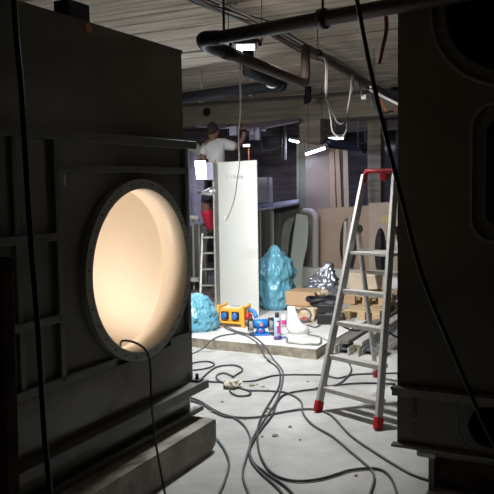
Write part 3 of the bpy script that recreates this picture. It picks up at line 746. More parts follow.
quadp([P(196, 126, 1.6), P(228, 124, 1.6), P(229, 127, 1.0), P(222, 128, 1.0)], .02, 'duct_plate', ductl_m, dk)
MB().box(P(234, 131, .8), (.12, .1, .14), bev=.01).build('duct_spigot', ductl_m, dk)
for px in (252, 257.5):
    p = P(px, 134, .7); MB().cyl(p - V((0, 0, .09)), p + V((0, 0, .09)), .042, 16).build('round_fitting', ductl_m, dk)
    MB().cyl(p - V((0, 0, .14)), p - V((0, 0, .09)), .02, 10).build('fitting_stem', pipeblk_m, dk)
p = P(246.5, 145.5, .36)
hl = thing('hand_lamp', 'small lit lamp between the person\'s hand and the copper pipe', 'lamp', p)
MB().box(p, (.09, .04, .03), bev=.004).build('lamp_glass', tube_m, hl)
MB().box(p + V((-.0, .03, .0)), (.10, .03, .04), bev=.004).build('lamp_housing', black_m, hl)
tag(MB().cyl(P(248.7, 148, .4), V((P(248.7, 148, .4).x, P(248.7, 148, .4).y, SZ)), .012, 8).build('copper_pipe', copper_m), 'thin copper pipe rising behind the top of the white panel', 'pipe')
for px in (281.5, 285.5):
    a = P(px, 146, 2.7); tag(MB().bar(V((a.x, a.y, 3.09)), P(px, 160, 2.7), .035, .03).build('hanging_bracket', pipebrn_m if px < 283 else duct_m), ('reddish' if px < 283 else 'grey') + ' bracket bar hanging behind the left of the concrete column', 'bracket')
hang([P(262, 133, 1.2), P(262, 149, 1.2), P(270, 150, 1.2), P(277, 148, 1.2), P(284, 143, 1.2)], .008, 'electric_cable', cordg_m, 'thin grey cord sagging behind the fittings')

# fluorescent tubes
def ftube(a, b, label, light=True):
    o_ = thing('tube_lamp', label, 'lamp', (a + b) / 2)
    dd = (b - a).normalized(); MB().tube([a, b], .022, 10).build('tube', tube_m, o_)
    MB().bar(a + V((0, 0, .045)) - dd * .03, b + V((0, 0, .045)) + dd * .03, .06, .04).build('tube_housing', duct_m, o_)
    for f_ in (.15, .85):
        q = a.lerp(b, f_) + V((0, 0, .06)); MB().cyl(q, V((q.x, q.y, CEIL + .01)), .004, 6).build('hanger_wire', rubber_m, o_)
    if light:
        ld = bpy.data.lights.new('tube_light', 'AREA'); ld.shape = 'RECTANGLE'; ld.size = (b - a).length; ld.size_y = .06; ld.energy = TUBE_W; ld.color = (.62, .66, 1.0)
        l = bpy.data.objects.new('tube_light', ld); col.objects.link(l); l.parent = o_
        xx = dd; zz = Z_; yy = zz.cross(xx).normalized(); zz = xx.cross(yy)
        l.rotation_euler = Matrix((xx, yy, zz)).transposed().to_euler(); l.location = V((0, 0, -.03))
ftube(at(320, 139.5, 12.6), at(343, 138, 12.3), 'lit fluorescent tube hanging level under the rear ceiling')
ftube(at(290, 140, 12.9), at(298, 142, 12.2), 'short glimpse of a lit tube at the left edge of the concrete column')

# ================================================================== BACKGROUND RIGHT: leaning sheets and boards
zs = lambda p: V((p.x, p.y, max(p.z, 0)))
def lean(pxtop, pxbot, d_top, zbot=SZ, th=.02, name='leaning_board', m_=mdf_m, label='', cat='board', parent=None, holes=None):
    """plate standing on zbot: pxtop=(x0,y0,x1,y1) top corners in the photo, pxbot=(x0,x1) bottom corner columns"""
    A = at(pxtop[0], pxtop[1], d_top); B = at(pxtop[2], pxtop[3], d_top)
    C = at(pxbot[1], 260, d_top - .15); D = at(pxbot[0], 260, d_top - .15)
    C.z = D.z = zbot
    o_ = quadp([A, B, C, D], th, name, m_, parent)
    if label: tag(o_, label, cat)
    return o_
# glossy tall sheet and slats
lean((305, 143, 342, 150), (306, 346), 11.4, name='leaning_sheet', m_=gloss_m, label='tall glossy tan sheet leaning on the concrete column', cat='sheet')
lean((299, 143, 304.5, 143), (300.5, 307), 11.4, th=.05, name='upright_post', m_=greenpost_m, label='green-grey upright post at the left edge of the tall glossy sheet', cat='post')
lean((296.5, 143, 299, 143), (297, 299.5), 11.4, th=.05, name='upright_post', m_=duct_m, label='thin pale post just left of the green-grey upright', cat='post')
for i, (a, b, c_, d_, l) in enumerate(((329, 334, 332, 338, 'tan plank leaning over the right part of the glossy sheet'), (335, 339, 340, 345, 'middle tan plank leaning right of the glossy sheet'), (343, 347.5, 346, 351, 'narrow pale plank leaning right of the other planks'))):
    lean((a, 148 + i, b, 148.5 + i), (c_, d_), 11.32 - .04 * i, th=.025, name='leaning_plank', m_=(mdf_m, mdf_m, mdfl_m)[i], label=l, cat='plank')
p = at(330, 143.5, 11.6)
dd_ = thing('dark_duct', 'blue-black tube duct running behind the planks toward the rear column', 'duct', p)
MB().tube([at(325, 141, 11.6), at(345, 145.5, 11.7), at(363, 148, 11.8)], .06, 14, smooth=3).build('duct_tube', mat('blue_black', (.03, .035, .07), .4), dd_)
for px, py in ((335, 143), (358, 147)):
    q = at(px, py, 11.7); MB().cyl(q, V((q.x, q.y, CEIL + .01)), .006, 6).build('hanger_rod', alud_m, dd_)
ce = at(364, 148, 11.8); MB().cyl(ce - rh * .02, ce + rh * .03, .085, 16).build('duct_collar', drain_m, dd_)
# added tube, unseen behind the left housing, to brighten the lilac-lit wall board
ftube(at(150, 146, 10.4), at(178, 145, 10.2), 'added unseen fluorescent tube behind the left housing near the lilac-lit board')
# added glowing tube, stands in for a tube's reflection in the glossy sheet
ftube(at(305.5, 154.5, 10.85), at(325, 148, 10.85), 'slanted glowing tube added in place of a tube reflection in the glossy sheet', light=True)

YBm = onz(340, 290, SZ).y
# boards with oval cutouts
def board_holes(px0, px1, ytop0, ytop1, Yp, holes, label, m_, lw=0):
    A, B = ony(px0, ytop0, Yp), ony(px1, ytop1, Yp)
    hs = []
    for (cx, cy, rx, ry) in holes:
        c_ = ony(cx, cy, Yp); ru = ony(cx + rx, cy, Yp).x - c_.x; rz = c_.z - ony(cx, cy + ry, Yp).z
        hs.append([(u, max(w_, SZ + .02)) for u, w_ in circ(c_.x, c_.z, ru, 36, rz)])
    t = MB(); t.plate([(A.x, SZ), (B.x, SZ), (B.x, B.z), (A.x, A.z)], hs, (0, Yp, 0), X_, Z_, -.05)
    return tag(t.build('cutout_board', m_), label, 'board')
board_holes(318, 369, 209, 205.5, YBm + .38, [(348, 245, 8.5, 27)], 'tan board with one tall oval cutout behind the ladder', mdf_m)
board_holes(369, 420, 203, 201, YBm + .31, [(380.5, 252, 6, 24)], 'lighter tan board with narrow oval cutout and yellow smear beside the right housing', mdfl_m)
o = MB().plate(circ(ony(386, 219, YBm + .31).x, ony(386, 219, YBm + .31).z, .07, 20, .06), [], (0, YBm + .309, 0), X_, Z_, .002).build('yellow_smear', smudge_m, [q for q in bpy.data.objects if q.name == 'cutout_board.001'][0])
# rounded offcut grey profile pieces in front of first board
lean((344, 221, 346.5, 221), (342, 345), 10.85, th=.03, name='grey_strip', m_=beamw_m, label='left grey strip leaning upright by the oval cutout', cat='strip')
lean((348.5, 216, 351.5, 216), (346, 349.5), 10.80, th=.03, name='grey_strip', m_=mdfl_m, label='right tan strip leaning upright by the oval cutout', cat='strip')
# pale beam in front
a, b = onz(289, 290.5, SZ), onz(397, 289, SZ)
xa, xb = ony(289, 280, YBm).x, 0.0
hbz = ony(340, 269.5, YBm).z
tag(MB().box(((xa + xb) / 2, YBm + .08, (SZ + hbz) / 2), (xb - xa, .16, hbz - SZ), bev=.008).build('pale_beam', beamw_m), 'long pale grey box beam lying on the slab in front of the boards', 'beam')
# pale elbow pipe
YP = YBm + .225; p0 = ony(315.5, 266, YP)
gp = [V((p0.x, YP, SZ)), ony(315.5, 250, YP), ony(315.5, 224, YP), ony(315, 216.5, YP), ony(312, 212.5, YP), ony(307.5, 211.5, YP), ony(303.5, 211.5, YP)]
tag(MB().tube(gp, .052, 16, smooth=5).build('elbow_pipe', mat('pale_plastic', (.52, .50, .46), .35)), 'upright pale grey plastic pipe with an elbow on top', 'pipe')
# pale green curved panel
def curvesheet(left, right, d, th, name, m_, label, cat='panel'):
    """sheet between a left and a right traced edge standing at depth d"""
    t = MB(); L = [at(x, y_, d) for x, y_ in left]; Rr = [at(x, y_, d) for x, y_ in right]
    L[-1].z = SZ; Rr[-1].z = SZ
    L = catmull(L, 4); Rr = catmull(Rr, 4); n_ = fh * th
    v = [[t.bm.verts.new(q) for q in (a, b, b + n_, a + n_)] for a, b in zip(L, Rr)]
    for i in range(len(v) - 1):
        for j in range(4): t.bm.faces.new((v[i][j], v[i][(j + 1) % 4], v[i + 1][(j + 1) % 4], v[i + 1][j]))
    t.bm.faces.new(v[0][::-1]); t.bm.faces.new(v[-1])
    return tag(t.build(name, m_), label, cat)
curvesheet([(296.5, 214), (294.5, 228), (292, 248), (289, 275), (289, 290)], [(307.5, 215.5), (308, 232), (306.5, 248), (303, 265), (302, 290)], 10.75, .05, 'curved_panel', green_m, 'pale green panel with a bowed right edge leaning left of the elbow pipe')
curvesheet([(290, 218), (284, 224), (281, 238), (280, 265), (279, 290)], [(295, 217), (292, 226), (289, 242), (287, 268), (286, 290)], 10.9, .2, 'curved_panel', duct_m, 'grey curved strip arching behind the big blue bag')
# grey duct sections between white panel and curved strip
dg = thing('duct_section', 'dark sheet metal duct sections standing behind the big blue bag', 'duct', V((at(275, 300, 10.2).x, at(275, 300, 10.2).y, SZ)))
def col_(px0, px1, ytop, d, th, name, m_, par=None, ybot=None):
    A, B = at(px0, ytop, d), at(px1, ytop, d); C, D = at(px1, 240, d), at(px0, 240, d)
    C.z = D.z = SZ if ybot is None else at(px0, ybot, d).z
    A.z = B.z
    return quadp([A, B, C, D], th, name, m_, par)
col_(257, 272, 208, 10.9, .2, 'side_sheet', duct_m, dg); 
col_(257, 270, 209, 10.85, .02, 'front_sheet', paint2_m, dg)
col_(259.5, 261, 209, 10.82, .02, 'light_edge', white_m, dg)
col_(272, 281, 203, 11.15, .2, 'side_sheet', duct_m, dg)
col_(274, 299, 204, 11.15, .02, 'front_sheet', paint2_m, dg)
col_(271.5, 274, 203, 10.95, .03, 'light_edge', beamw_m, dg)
quadp([at(257, 205, 11.1), at(299, 199, 11.3), at(299, 202, 10.9), at(273, 207, 10.8), at(257, 209, 10.8)], .03, 'top_plate', ductl_m, dg)
t = MB(); t.box(at(264, 190, 10.9) + V((0, 0, 0)), (.20, .2, .38)); 
bxm = tag(t.build('grey_box', mat('grey_lilac', (.30, .30, .36), .5)), 'upright grey metal box on the duct sections beside the white panel', 'box')
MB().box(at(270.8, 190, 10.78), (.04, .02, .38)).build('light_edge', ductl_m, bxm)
# rear partition below tubes: blockwork courses
a = ony(255, 160, 12.6); b = ony(300, 160, 12.6)

# background left, between left housing and white panel
ls = thing('lilac_lit_partition', 'wall board with lilac light put into its colour, seen between the left housing and the work lamp', 'board', V((at(197, 300, 11.2).x, at(197, 300, 11.2).y, SZ)))
col_(170, 204, 149, 11.2, .05, 'wall_sheet', lilac_lit_m, ls)
sh = thing('steel_rack', 'dark steel rack of panels behind the left housing beside the stepladder', 'rack', V((at(195, 300, 10.6).x, at(195, 300, 10.6).y, SZ)))
for a_, b_, m2 in ((180, 188.5, duct_m), (192, 194, duct_m), (198, 200, duct_m), (184, 207, paint2_m)):
    col_(a_, b_, 226 if m2 != duct_m else 219, 10.6 if m2 == duct_m else 10.75, .03, 'upright', m2, sh)
for yy, l_ in ((217, 'upper'), (279, 'lower')):
    A, B = at(180, yy, 10.5), at(199, yy + .5, 10.5)
    MB().bar(A, B, .14, .05).build('shelf', beamw_m, sh)
MB().tube([at(178, 147, 10.2), at(190, 146, 10.2), at(197, 149, 10.2), at(200, 154, 10.25)], .07, 12, smooth=4).build('curved_cap', duct_m, sh)
MB().bar(at(187.5, 150, 10.4), V((at(188.5, 290, 10.4).x, at(188.5, 290, 10.4).y, SZ)), .04, .04).build('upright_bar', duct_m, sh)
MB().bar(at(205, 223, 10.9), V((at(205, 290, 10.9).x, at(205, 290, 10.9).y, SZ)), .10, .03).build('upright_panel', paint2_m, sh)
for i in range(5):
    a_ = onz(185, 286 + i * 6, SZ + .03); b_ = onz(222, 287 + i * 6, SZ + .03)
    if i < 3: tag(MB().bar(a_, b_, .13, .05, bev=.004).build('floor_plank', mat('dark_plank', (.14, .11, .09), .8, var=.3)), 'dark plank lying on the slab below the stepladder, ' + ('farthest', 'middle', 'nearest')[i] + ' of three', 'plank', 'dark planks lying below the stepladder')

# ================================================================== BLUE BAGS, FOIL BAG
def bag(px0, px1, ytop, ybot, zb_, name, m_, label, cat, prof, seed, crump=.06, deep=.9, peak=None, n=88, mm=60):
    base = onz((px0 + px1) / 2, ybot, zb_); d = (base - EYE).dot(fh)
    wd = (px1 - px0) / F * d / 2; H = at((px0 + px1) / 2, ytop, d).z - zb_
    cen = V((base.x, base.y, zb_)) + fh * wd * .6
    t = MB(); rings = []
    for i in range(mm + 1):
        u = i / mm; z = H * u
        rr = 0
        for k in range(len(prof) - 1):
            if prof[k][0] <= u <= prof[k + 1][0]:
                f_ = (u - prof[k][0]) / (prof[k + 1][0] - prof[k][0]); f_ = f_ * f_ * (3 - 2 * f_); rr = prof[k][1] * (1 - f_) + prof[k + 1][1] * f_
        ring = []
        sh_ = (peak or (0, 0))[0] * u * u
        for j in range(n):
            a = 2 * math.pi * j / n
            q = V((math.cos(a) * 1.6, math.sin(a) * 1.6, u * 3.0)) + V((seed, seed, 0))
            q2 = V((q.x * 1.8, q.y * 1.8, q.z * .7)); rid = (1 - abs(noise.noise(q * 1.3)) * 2.2) * .5 + (1 - abs(noise.noise(q2 * 2.6)) * 2.4) * .5 * (.5 + u)
            fold = 1 + crump * (rid - .3) * 1.6
            rad = wd * rr * fold
            ring.append(t.bm.verts.new(cen + rh * (rad * math.cos(a) + sh_ * wd) + fh * rad * deep * math.sin(a) + Z_ * (z + .012 * noise.noise(q * 4) * (u > .03))))
        rings.append(ring)
    for i in range(mm):
        for j in range(n):
            f = t.bm.faces.new((rings[i][j], rings[i][(j + 1) % n], rings[i + 1][(j + 1) % n], rings[i + 1][j])); f.smooth = True
    t.bm.faces.new(rings[0][::-1]); t.bm.faces.new(rings[-1])
    o = t.build(name, m_); tag(o, label, cat); return o
bag(257, 295, 246, 311, SZ, 'refuse_bag', blue_m, 'big full light blue refuse bag standing right of the white panel', 'bag',
    [(0, .62), (.08, .85), (.3, .98), (.45, .90), (.6, 1.0), (.75, .82), (.85, .48), (.92, .3), (.97, .2), (1, .02)], 3.1, .17)
bag(172, 219, 295, 332, SZ, 'refuse_bag', blue_m, 'slumped light blue refuse bag at the edge of the left housing', 'bag',
    [(0, .85), (.12, 1.0), (.4, .9), (.65, .72), (.85, .5), (.95, .3), (1, .02)], 8.7, .17)
zp2 = SZ + .35
fb = bag(305, 341, 263, 297, SZ + .12, 'foil_bag', silver_m, 'crumpled silver foil bag lying on the pallets', 'bag',
    [(0, .95), (.15, 1.0), (.4, .8), (.6, .5), (.8, .28), (.92, .2), (1, .03)], 5.5, .35, peak=(.5, 0), deep=.6)

# ================================================================== THINGS ON THE SLAB
def ax_box(o_, w_, d_, h_, yaw, t, bev=.004, z=0):
    RM_ = Matrix.Rotation(yaw, 3, 'Z'); t.box(V((o_.x, o_.y, z + h_ / 2)), (w_, d_, h_), RM_, bev); return t
# power distributor
q = onz(234, 327, SZ)
pd = thing('power_distributor', 'orange-yellow framed power distributor with blue sockets on the slab', 'distributor', V((q.x, q.y, SZ)))
RMd = Matrix.Rotation(YAW - R(22), 3, 'Z'); c0 = V((q.x, q.y, SZ)) + fh * .1
def L_(x, y_, z): return c0 + RMd @ V((x, y_, 0)) + V((0, 0, z))
t = MB()
for sx in (-1, 1):
    for sy in (-1, 1):
        MB().bar(L_(sx * .155, sy * .11, 0), L_(sx * .145, sy * .09, .24), .035, .035, bev=.008).build('corner_post', yellow_m, pd)
MB().box(L_(0, 0, .125), (.27, .16, .15), RMd, bev=.012).build('socket_box', yellow_m, pd)
MB().box(L_(0, 0, .207), (.22, .14, .012), RMd, bev=.004).build('top_cover', mat('pale_yellow', (.80, .66, .36), .5), pd)
MB().box(L_(.01, 0, .217), (.10, .07, .010), RMd, bev=.002).build('label_plate', mat('label_grey', (.35, .37, .40), .5), pd)
for sx in (-1, 1):
    MB().bar(L_(sx * .15, -.10, .21), L_(sx * .15, .10, .21), .03, .03, bev=.006).build('side_bar', yellow_m, pd)
MB().bar(L_(-.15, -.10, .05), L_(.15, -.10, .05), .03, .025, bev=.006).build('front_bar', yellow_m, pd)
for sx in (-.07, .055):
    s = MB().box(L_(sx, -.088, .125), (.085, .03, .085), RMd, bev=.006).build('socket', black_m, pd)
    MB().cyl(L_(sx, -.10, .13), L_(sx, -.135, .12), .032, 14).build('socket_lid', bluep_m, s)
s = MB().cyl(L_(.14, -.03, .12), L_(.215, -.05, .11), .042, 16).build('red_plug', red_m, pd)
tag(MB().tube([L_(.20, -.02, .19), L_(.26, -.05, .17), L_(.30, -.08, .12)], .024, 10, smooth=3).build('plug', bluep_m), 'small blue plug between the distributor and the bench grinder', 'plug')
# bench grinder
q = onz(261, 336, SZ)
gr = thing('bench_grinder', 'small blue bench grinder with black wheel guards near the slab edge', 'grinder', V((q.x, q.y, SZ)))
c1 = V((q.x, q.y, SZ)) + fh * .07; RMg = Matrix.Rotation(YAW + R(4), 3, 'Z')
def G_(x, y_, z): return c1 + RMg @ V((x, y_, 0)) + V((0, 0, z))
MB().box(G_(0, 0, .01), (.17, .13, .02), RMg, bev=.004).build('base', grind_m, gr)
MB().tube([G_(0, 0, .015), G_(0, 0, .08)], .05, 16, rs=[.06, .035]).build('pedestal', grind_m, gr)
MB().tube([G_(-.075, 0, .115), G_(-.068, 0, .115), G_(.068, 0, .115), G_(.075, 0, .115)], .05, 20, rs=[.035, .05, .05, .035]).build('motor', grind_m, gr)
MB().box(G_(0, -.05, .115), (.03, .006, .03), RMg).build('badge', mat('badge', (.65, .30, .18), .5), gr)
MB().cyl(G_(0, -.055, .05), G_(0, -.06, .05), .014, 12).build('switch', red_m, gr)
for sx in (-1, 1):
    g = MB().tube([G_(sx * .08, 0, .11), G_(sx * .135, 0, .11)], .068, 20, rs=[.066, .068]).build('wheel_guard', black_m, gr)
    MB().cyl(G_(sx * .085, -.03, .10), G_(sx * .125, -.03, .10), .058, 20).build('grinding_wheel', mat('wheel_grey', (.25, .25, .25), .9), gr)
    MB().bar(G_(sx * .108, -.11, .06), G_(sx * .108, -.05, .06), .05, .006).build('tool_rest', alud_m, gr)
# spray can
q = onz(277.3, 336, SZ)
spr = thing('spray_can', 'white and pink spray can with a black cap beside the grinder', 'can', V((q.x, q.y, SZ)))
MB().tube([q, q + V((0, 0, .004)), q + V((0, 0, .175)), q + V((0, 0, .195))], .034, 18, rs=[.032, .034, .034, .022]).build('can_body', mat('can_blue', (.40, .58, .72), .35), spr)
t = MB(); t.tube([q + V((0, 0, .03)) + rh * .003, q + V((0, 0, .165)) + rh * .003], .0345, 18, caps=False)
t.build('pink_label', pink_m, spr); MB().box(q - fh * .031 + V((0, 0, .13)), (.03, .01, .035), Matrix.Rotation(YAW, 3, 'Z')).build('label_patch', whitep_m, spr)
MB().cyl(q + V((0, 0, .19)), q + V((0, 0, .245)), .021, 16).build('cap', black_m, spr)
# second bottle, small, behind
q = onz(284, 327, SZ)
b2 = thing('small_bottle', 'small white and pink bottle behind the spray can', 'bottle', V((q.x, q.y, SZ)))
MB().tube([q, q + V((0, 0, .12)), q + V((0, 0, .14))], .028, 14, rs=[.028, .028, .014]).build('bottle_body', whitep_m, b2)
MB().tube([q + V((0, 0, .03)), q + V((0, 0, .08))], .0285, 14, caps=False).build('pink_label', pink_m, b2)
# purple tool lying
a, b = onz(274, 338, SZ + .02), onz(286, 337, SZ + .02)
tl = thing('hand_tool', 'dark purple hand tool lying in front of the spray can', 'tool', V(((a.x + b.x) / 2, (a.y + b.y) / 2, SZ)))
MB().tube([a, a.lerp(b, .3), a.lerp(b, .6)], .02, 12, rs=[.014, .02, .018]).build('tool_body', purple_m, tl)
MB().tube([a.lerp(b, .6), b], .012, 10, rs=[.012, .009]).build('tool_tip', bluep_m, tl)
# white paper cone / wrapped sheet
q = onz(297, 335, SZ); q2 = V((q.x, q.y, SZ)) + fh * .08
t = MB()
BL, BR, TLp, RT = onz(286.5, 334, SZ), onz(303, 334, SZ), at(287.5, 311, (q - EYE).dot(fh) + .05), at(310, 328, (q - EYE).dot(fh) + .05)
top1 = at(292.5, 310, (q - EYE).dot(fh) + .1)
d0_ = (q - EYE).dot(fh)
pr_ = [(287, 311, .03), (294, 312, .05), (301, 319, .07), (310, 328.5, .07)]
cone = []
n = 28
axa, axb = at(291, 333, d0_ + .07), at(291, 311, d0_ + .07)
for k in range(9):
    u = k / 8
    cx = 295.5 - 4.5 * u + (0.5 if u < .3 else 0); hw = 9.6 * (1 - u) + 3.6 * u
    if u < .35: hw += 4.5 * (1 - abs(u - .22) / .22) * (.8)
    c_ = at(cx + (2.5 if u < .35 else 1.2 * (1 - u)), 335 - 24 * u, d0_ + .08)
    c_.z = SZ + .004 + .285 * u
    rr = hw / F * d0_
    cone.append([t.bm.verts.new(c_ + rh * rr * math.cos(2 * math.pi * j / n) + fh * rr * .6 * math.sin(2 * math.pi * j / n)) for j in range(n)])
for k in range(8):
    for j in range(n):
        f = t.bm.faces.new((cone[k][j], cone[k][(j + 1) % n], cone[k + 1][(j + 1) % n], cone[k + 1][j])); f.smooth = True
t.bm.faces.new(cone[0][::-1]); t.bm.faces.new(cone[-1])
tag(t.build('paper_roll', whitep_m), 'white paper roll slumped into a cone near the slab corner', 'paper')
# bent rod
rz_ = SZ + .012
tag(MB().tube([onz(287, 338, rz_), onz(286.5, 342, rz_), onz(289, 342.5, rz_), onz(300, 343.5, rz_), onz(318, 344.5, rz_), onz(320.5, 343, rz_), onz(321, 339, rz_)], .010, 8).build('bent_rod', alud_m), 'bent grey steel rod lying at the slab front corner', 'rod')
tag(MB().tube([onz(307, 334, rz_), onz(318, 336, rz_), onz(328, 340, rz_)], .008, 8).build('thin_rod', alud_m), 'thin straight rod lying behind the bent rod', 'rod')

# pallet stack
def bbox_px(px, py, w_, d_, h_, z, yaw, name, m_, label=None, cat=None, parent=None, bev=.004):
    q = onz(px, py, z); t = MB(); RM_ = Matrix.Rotation(yaw, 3, 'Z')
    t.box(V((q.x, q.y, z + h_ / 2)) + RM_ @ V((0, d_ / 2, 0)), (w_, d_, h_), RM_, bev)
    o_ = t.build(name, m_, parent)
    if label: tag(o_, label, cat)
    return o_
def pallet(px, py, yaw, W_, D_, z0, label):
    q = onz(px, py, z0); RM_ = Matrix.Rotation(yaw, 3, 'Z')
    r_ = thing('pallet', label, 'pallet', V((q.x, q.y, z0)))
    g = lambda x, y_, z: V((q.x, q.y, z0 + z)) + RM_ @ V((x, y_, 0))
    for i in range(3):
        x = (i - 1) * (W_ - .09) / 2
        MB().box(g(x, D_ / 2, .01), (.09, D_, .02), RM_, .002).build('bottom_board', wood_m, r_)
        for j in range(3):
            MB().box(g(x, .05 + j * (D_ - .1) / 2, .055), (.09, .10, .07), RM_, .002).build('block', wood_m, r_)
    nB = max(4, int(D_ / .13))
    for j in range(nB):
        MB().box(g(0, .05 + j * (D_ - .1) / (nB - 1), .10), (W_, .095, .02), RM_, .002).build('deck_board', wood_m, r_)
    return r_
pallet(302, 317, R(4), .36, .6, SZ, 'short wooden pallet under the cardboard box')
pallet(361, 320, R(2), .44, .8, SZ, 'wooden pallet with block feet seen through the step ladder')
pallet(366, 305, R(0), .48, .6, SZ + .115, 'upper wooden pallet stacked behind the step ladder')
bbox_px(300, 306, .38, .34, .17, SZ + .115, R(-2), 'cardboard_box', card_m, 'brown cardboard box lying on the short pallet beside the blue bag', 'box')
# case
q = onz(329, 325, SZ)
cs = thing('tool_case', 'black plastic tool case standing on the slab beside the ladder', 'case', V((q.x, q.y, SZ)))
RMc = Matrix.Rotation(YAW - R(8), 3, 'Z'); K = lambda x, y_, z: V((q.x, q.y, SZ)) + RMc @ V((x, y_ + .12, 0)) + V((0, 0, z))
MB().box(K(0, 0, .06), (.26, .22, .12), RMc, .012).build('case_base', black_m, cs)
MB().box(K(0, 0, .175), (.25, .21, .10), RMc, .012).build('case_lid', black_m, cs)
MB().box(K(0, -.112, .12), (.08, .012, .03), RMc, .003).build('latch', cordg_m, cs)
MB().cyl(K(.03, 0, .22), K(.03, 0, .245), .08, 20).build('round_knob', mat('dark_grey', (.07, .075, .085), .5), cs)
# hose coils and dark reels behind case
q = onz(322, 305, SZ + .16)
for i in range(2):
    cpt = q + V((0, 0, .02 + i * .05)) + rh * (.05 - i * .05)
    pts_ = [cpt + rh * .17 * math.cos(a) + fh * .13 * math.sin(a) + V((0, 0, .01 * math.sin(3 * a))) for a in [2 * math.pi * k / 24 for k in range(25)]]
    tag(MB().tube(pts_, .022, 8).build('hose_coil', black_m), ('lower' if i == 0 else 'upper') + ' black hose coil heaped behind the tool case', 'coil')
t = MB()
for k in range(60):
    a = random.uniform(0, 6.28); r0 = random.uniform(0, .07); c_ = q + V((0, 0, .12)) + rh * (.02 + r0 * math.cos(a)) + fh * r0 * math.sin(a)
    t.tube([c_, c_ + V((random.uniform(-.03, .03), random.uniform(-.03, .03), random.uniform(.01, .06)))], .005, 4)
o = t.build('wood_shavings', cardl_m); tag(o, 'small heap of pale shavings on the hose coils', 'shavings'); o['kind'] = 'stuff'
bbox_px(319, 306, .30, .2, .15, SZ, R(10), 'dark_tray', black_m, 'flat black tray under the hose coils', 'tray')
# wood pieces
a, b = at(304, 313, 8.1), at(332, 300, 8.4)
tag(MB().bar(a, b, .09, .025, bev=.003).build('wood_lath', mat('pale_wood', (.75, .60, .42), .7, var=.12)), 'pale wooden lath lying slanted over the tool case', 'lath')
bbox_px(310, 322, .10, .05, .16, SZ, YAW, 'wood_offcut', mat('pale_wood', (.75, .6, .42)), 'upright pale wood offcut under the slanted lath', 'offcut')
# ring
q = at(304, 315, 7.9)
pts_ = [q + rh * .075 * math.cos(a) + Z_ * .065 * math.sin(a) + fh * .03 * math.sin(a) for a in [2 * math.pi * k / 28 for k in range(29)]]
tag(MB().tube(pts_, .012, 8).build('cable_ring', cordg_m), 'dark cable coil standing on edge between paper roll and tool case', 'coil')
q = onz(304, 323, SZ + .0)
tag(MB().tube([q + V((0, 0, .03)) - rh * .06, q + V((0, 0, .04)), q + V((0, 0, .035)) + rh * .06], .03, 12, rs=[.02, .03, .022]).build('red_bundle', mat('red_soft', (.55, .12, .12), .7)), 'small red bundle lying behind the paper roll', 'bundle')
hang([onz(310, 320, SZ + .01), onz(316, 318, SZ + .01), onz(322, 322, SZ + .01), onz(316, 327, SZ + .01), onz(308, 325, SZ + .01)], .007, 'floor_cord', cordg_m, 'thin grey cord coiled behind the paper roll')
# pale paper sack & box behind ladder
q = onz(362, 291, SZ + .23)
sk = MB(); RM_ = Matrix.Rotation(R(-4), 3, 'Z')
sk.box(V((q.x, q.y, q.z + .11)) + V((0, .15, 0)), (.36, .24, .22), RM_, .02)
for v in sk.bm.verts:
    n_ = noise.noise(v.co * 7) * .03; v.co += V((n_, n_, n_ * 1.3))
tag(sk.build('paper_sack', cardl_m), 'crumpled pale paper sack on the upper pallet behind the ladder', 'sack')
bbox_px(395, 299, .30, .20, .28, SZ, R(0), 'white_box', whitep_m, 'white box beside the right housing in front of the pale beam', 'box')
bbox_px(345, 304, .24, .1, .10, SZ + .12, R(10), 'wood_offcut', card_m, 'brown wood offcut lying on the pallets at the left ladder rail', 'offcut')

# aluminium profiles on the floor beside the slab
gx0 = SX + .05
for k in range(5):
    x = gx0 + k * .115; y0 = 6.52 + (.0, .06, .02, .1, .05)[k]; y1 = y0 + 3.4; z0 = .0
    pr_root = thing('metal_profile', 'long aluminium channel profile on the floor beside the slab, ' + ('against the slab', 'second from the slab', 'middle one', 'second from outside', 'outermost')[k], 'profile', (x, y0, z0), 'channel profiles bundled on the floor beside the slab')
    hgt = .085 if k % 2 == 0 else .07
    MB().box((x, (y0 + y1) / 2, .004), (.10, y1 - y0, .006)).build('web', alu_m, pr_root)
    for s_ in (-1, 1):
        MB().box((x + s_ * .047, (y0 + y1) / 2, hgt / 2), (.005, y1 - y0, hgt)).build('flange', alu_m, pr_root)
    if k in (1, 3): MB().box((x, (y0 + y1) / 2, hgt * .65), (.085, y1 - y0 - .04, .006)).build('protective_strip', mat('strip_dark', (.09, .10, .12), .5), pr_root)
for k in range(2):
    x = gx0 + .1 + k * .14; y0 = 6.65; 
    tag(MB().box((x, y0 + 1.6, .105 + .0), (.09, 3.2, .035), bev=.004).build('metal_bar', (frame_m, alu_m)[k]), ('dark' if k == 0 else 'bright') + ' flat bar lying on top of the channel profiles', 'bar', 'flat bars lying on the profiles')
q = onz(362, 351, 0); tag(MB().box(V((q.x, q.y, .03)), (.12, .07, .05), Matrix.Rotation(R(30), 3, 'Z'), .003).build('wood_block', wood_m), 'small rough wood block on the floor under the channel profiles', 'block')

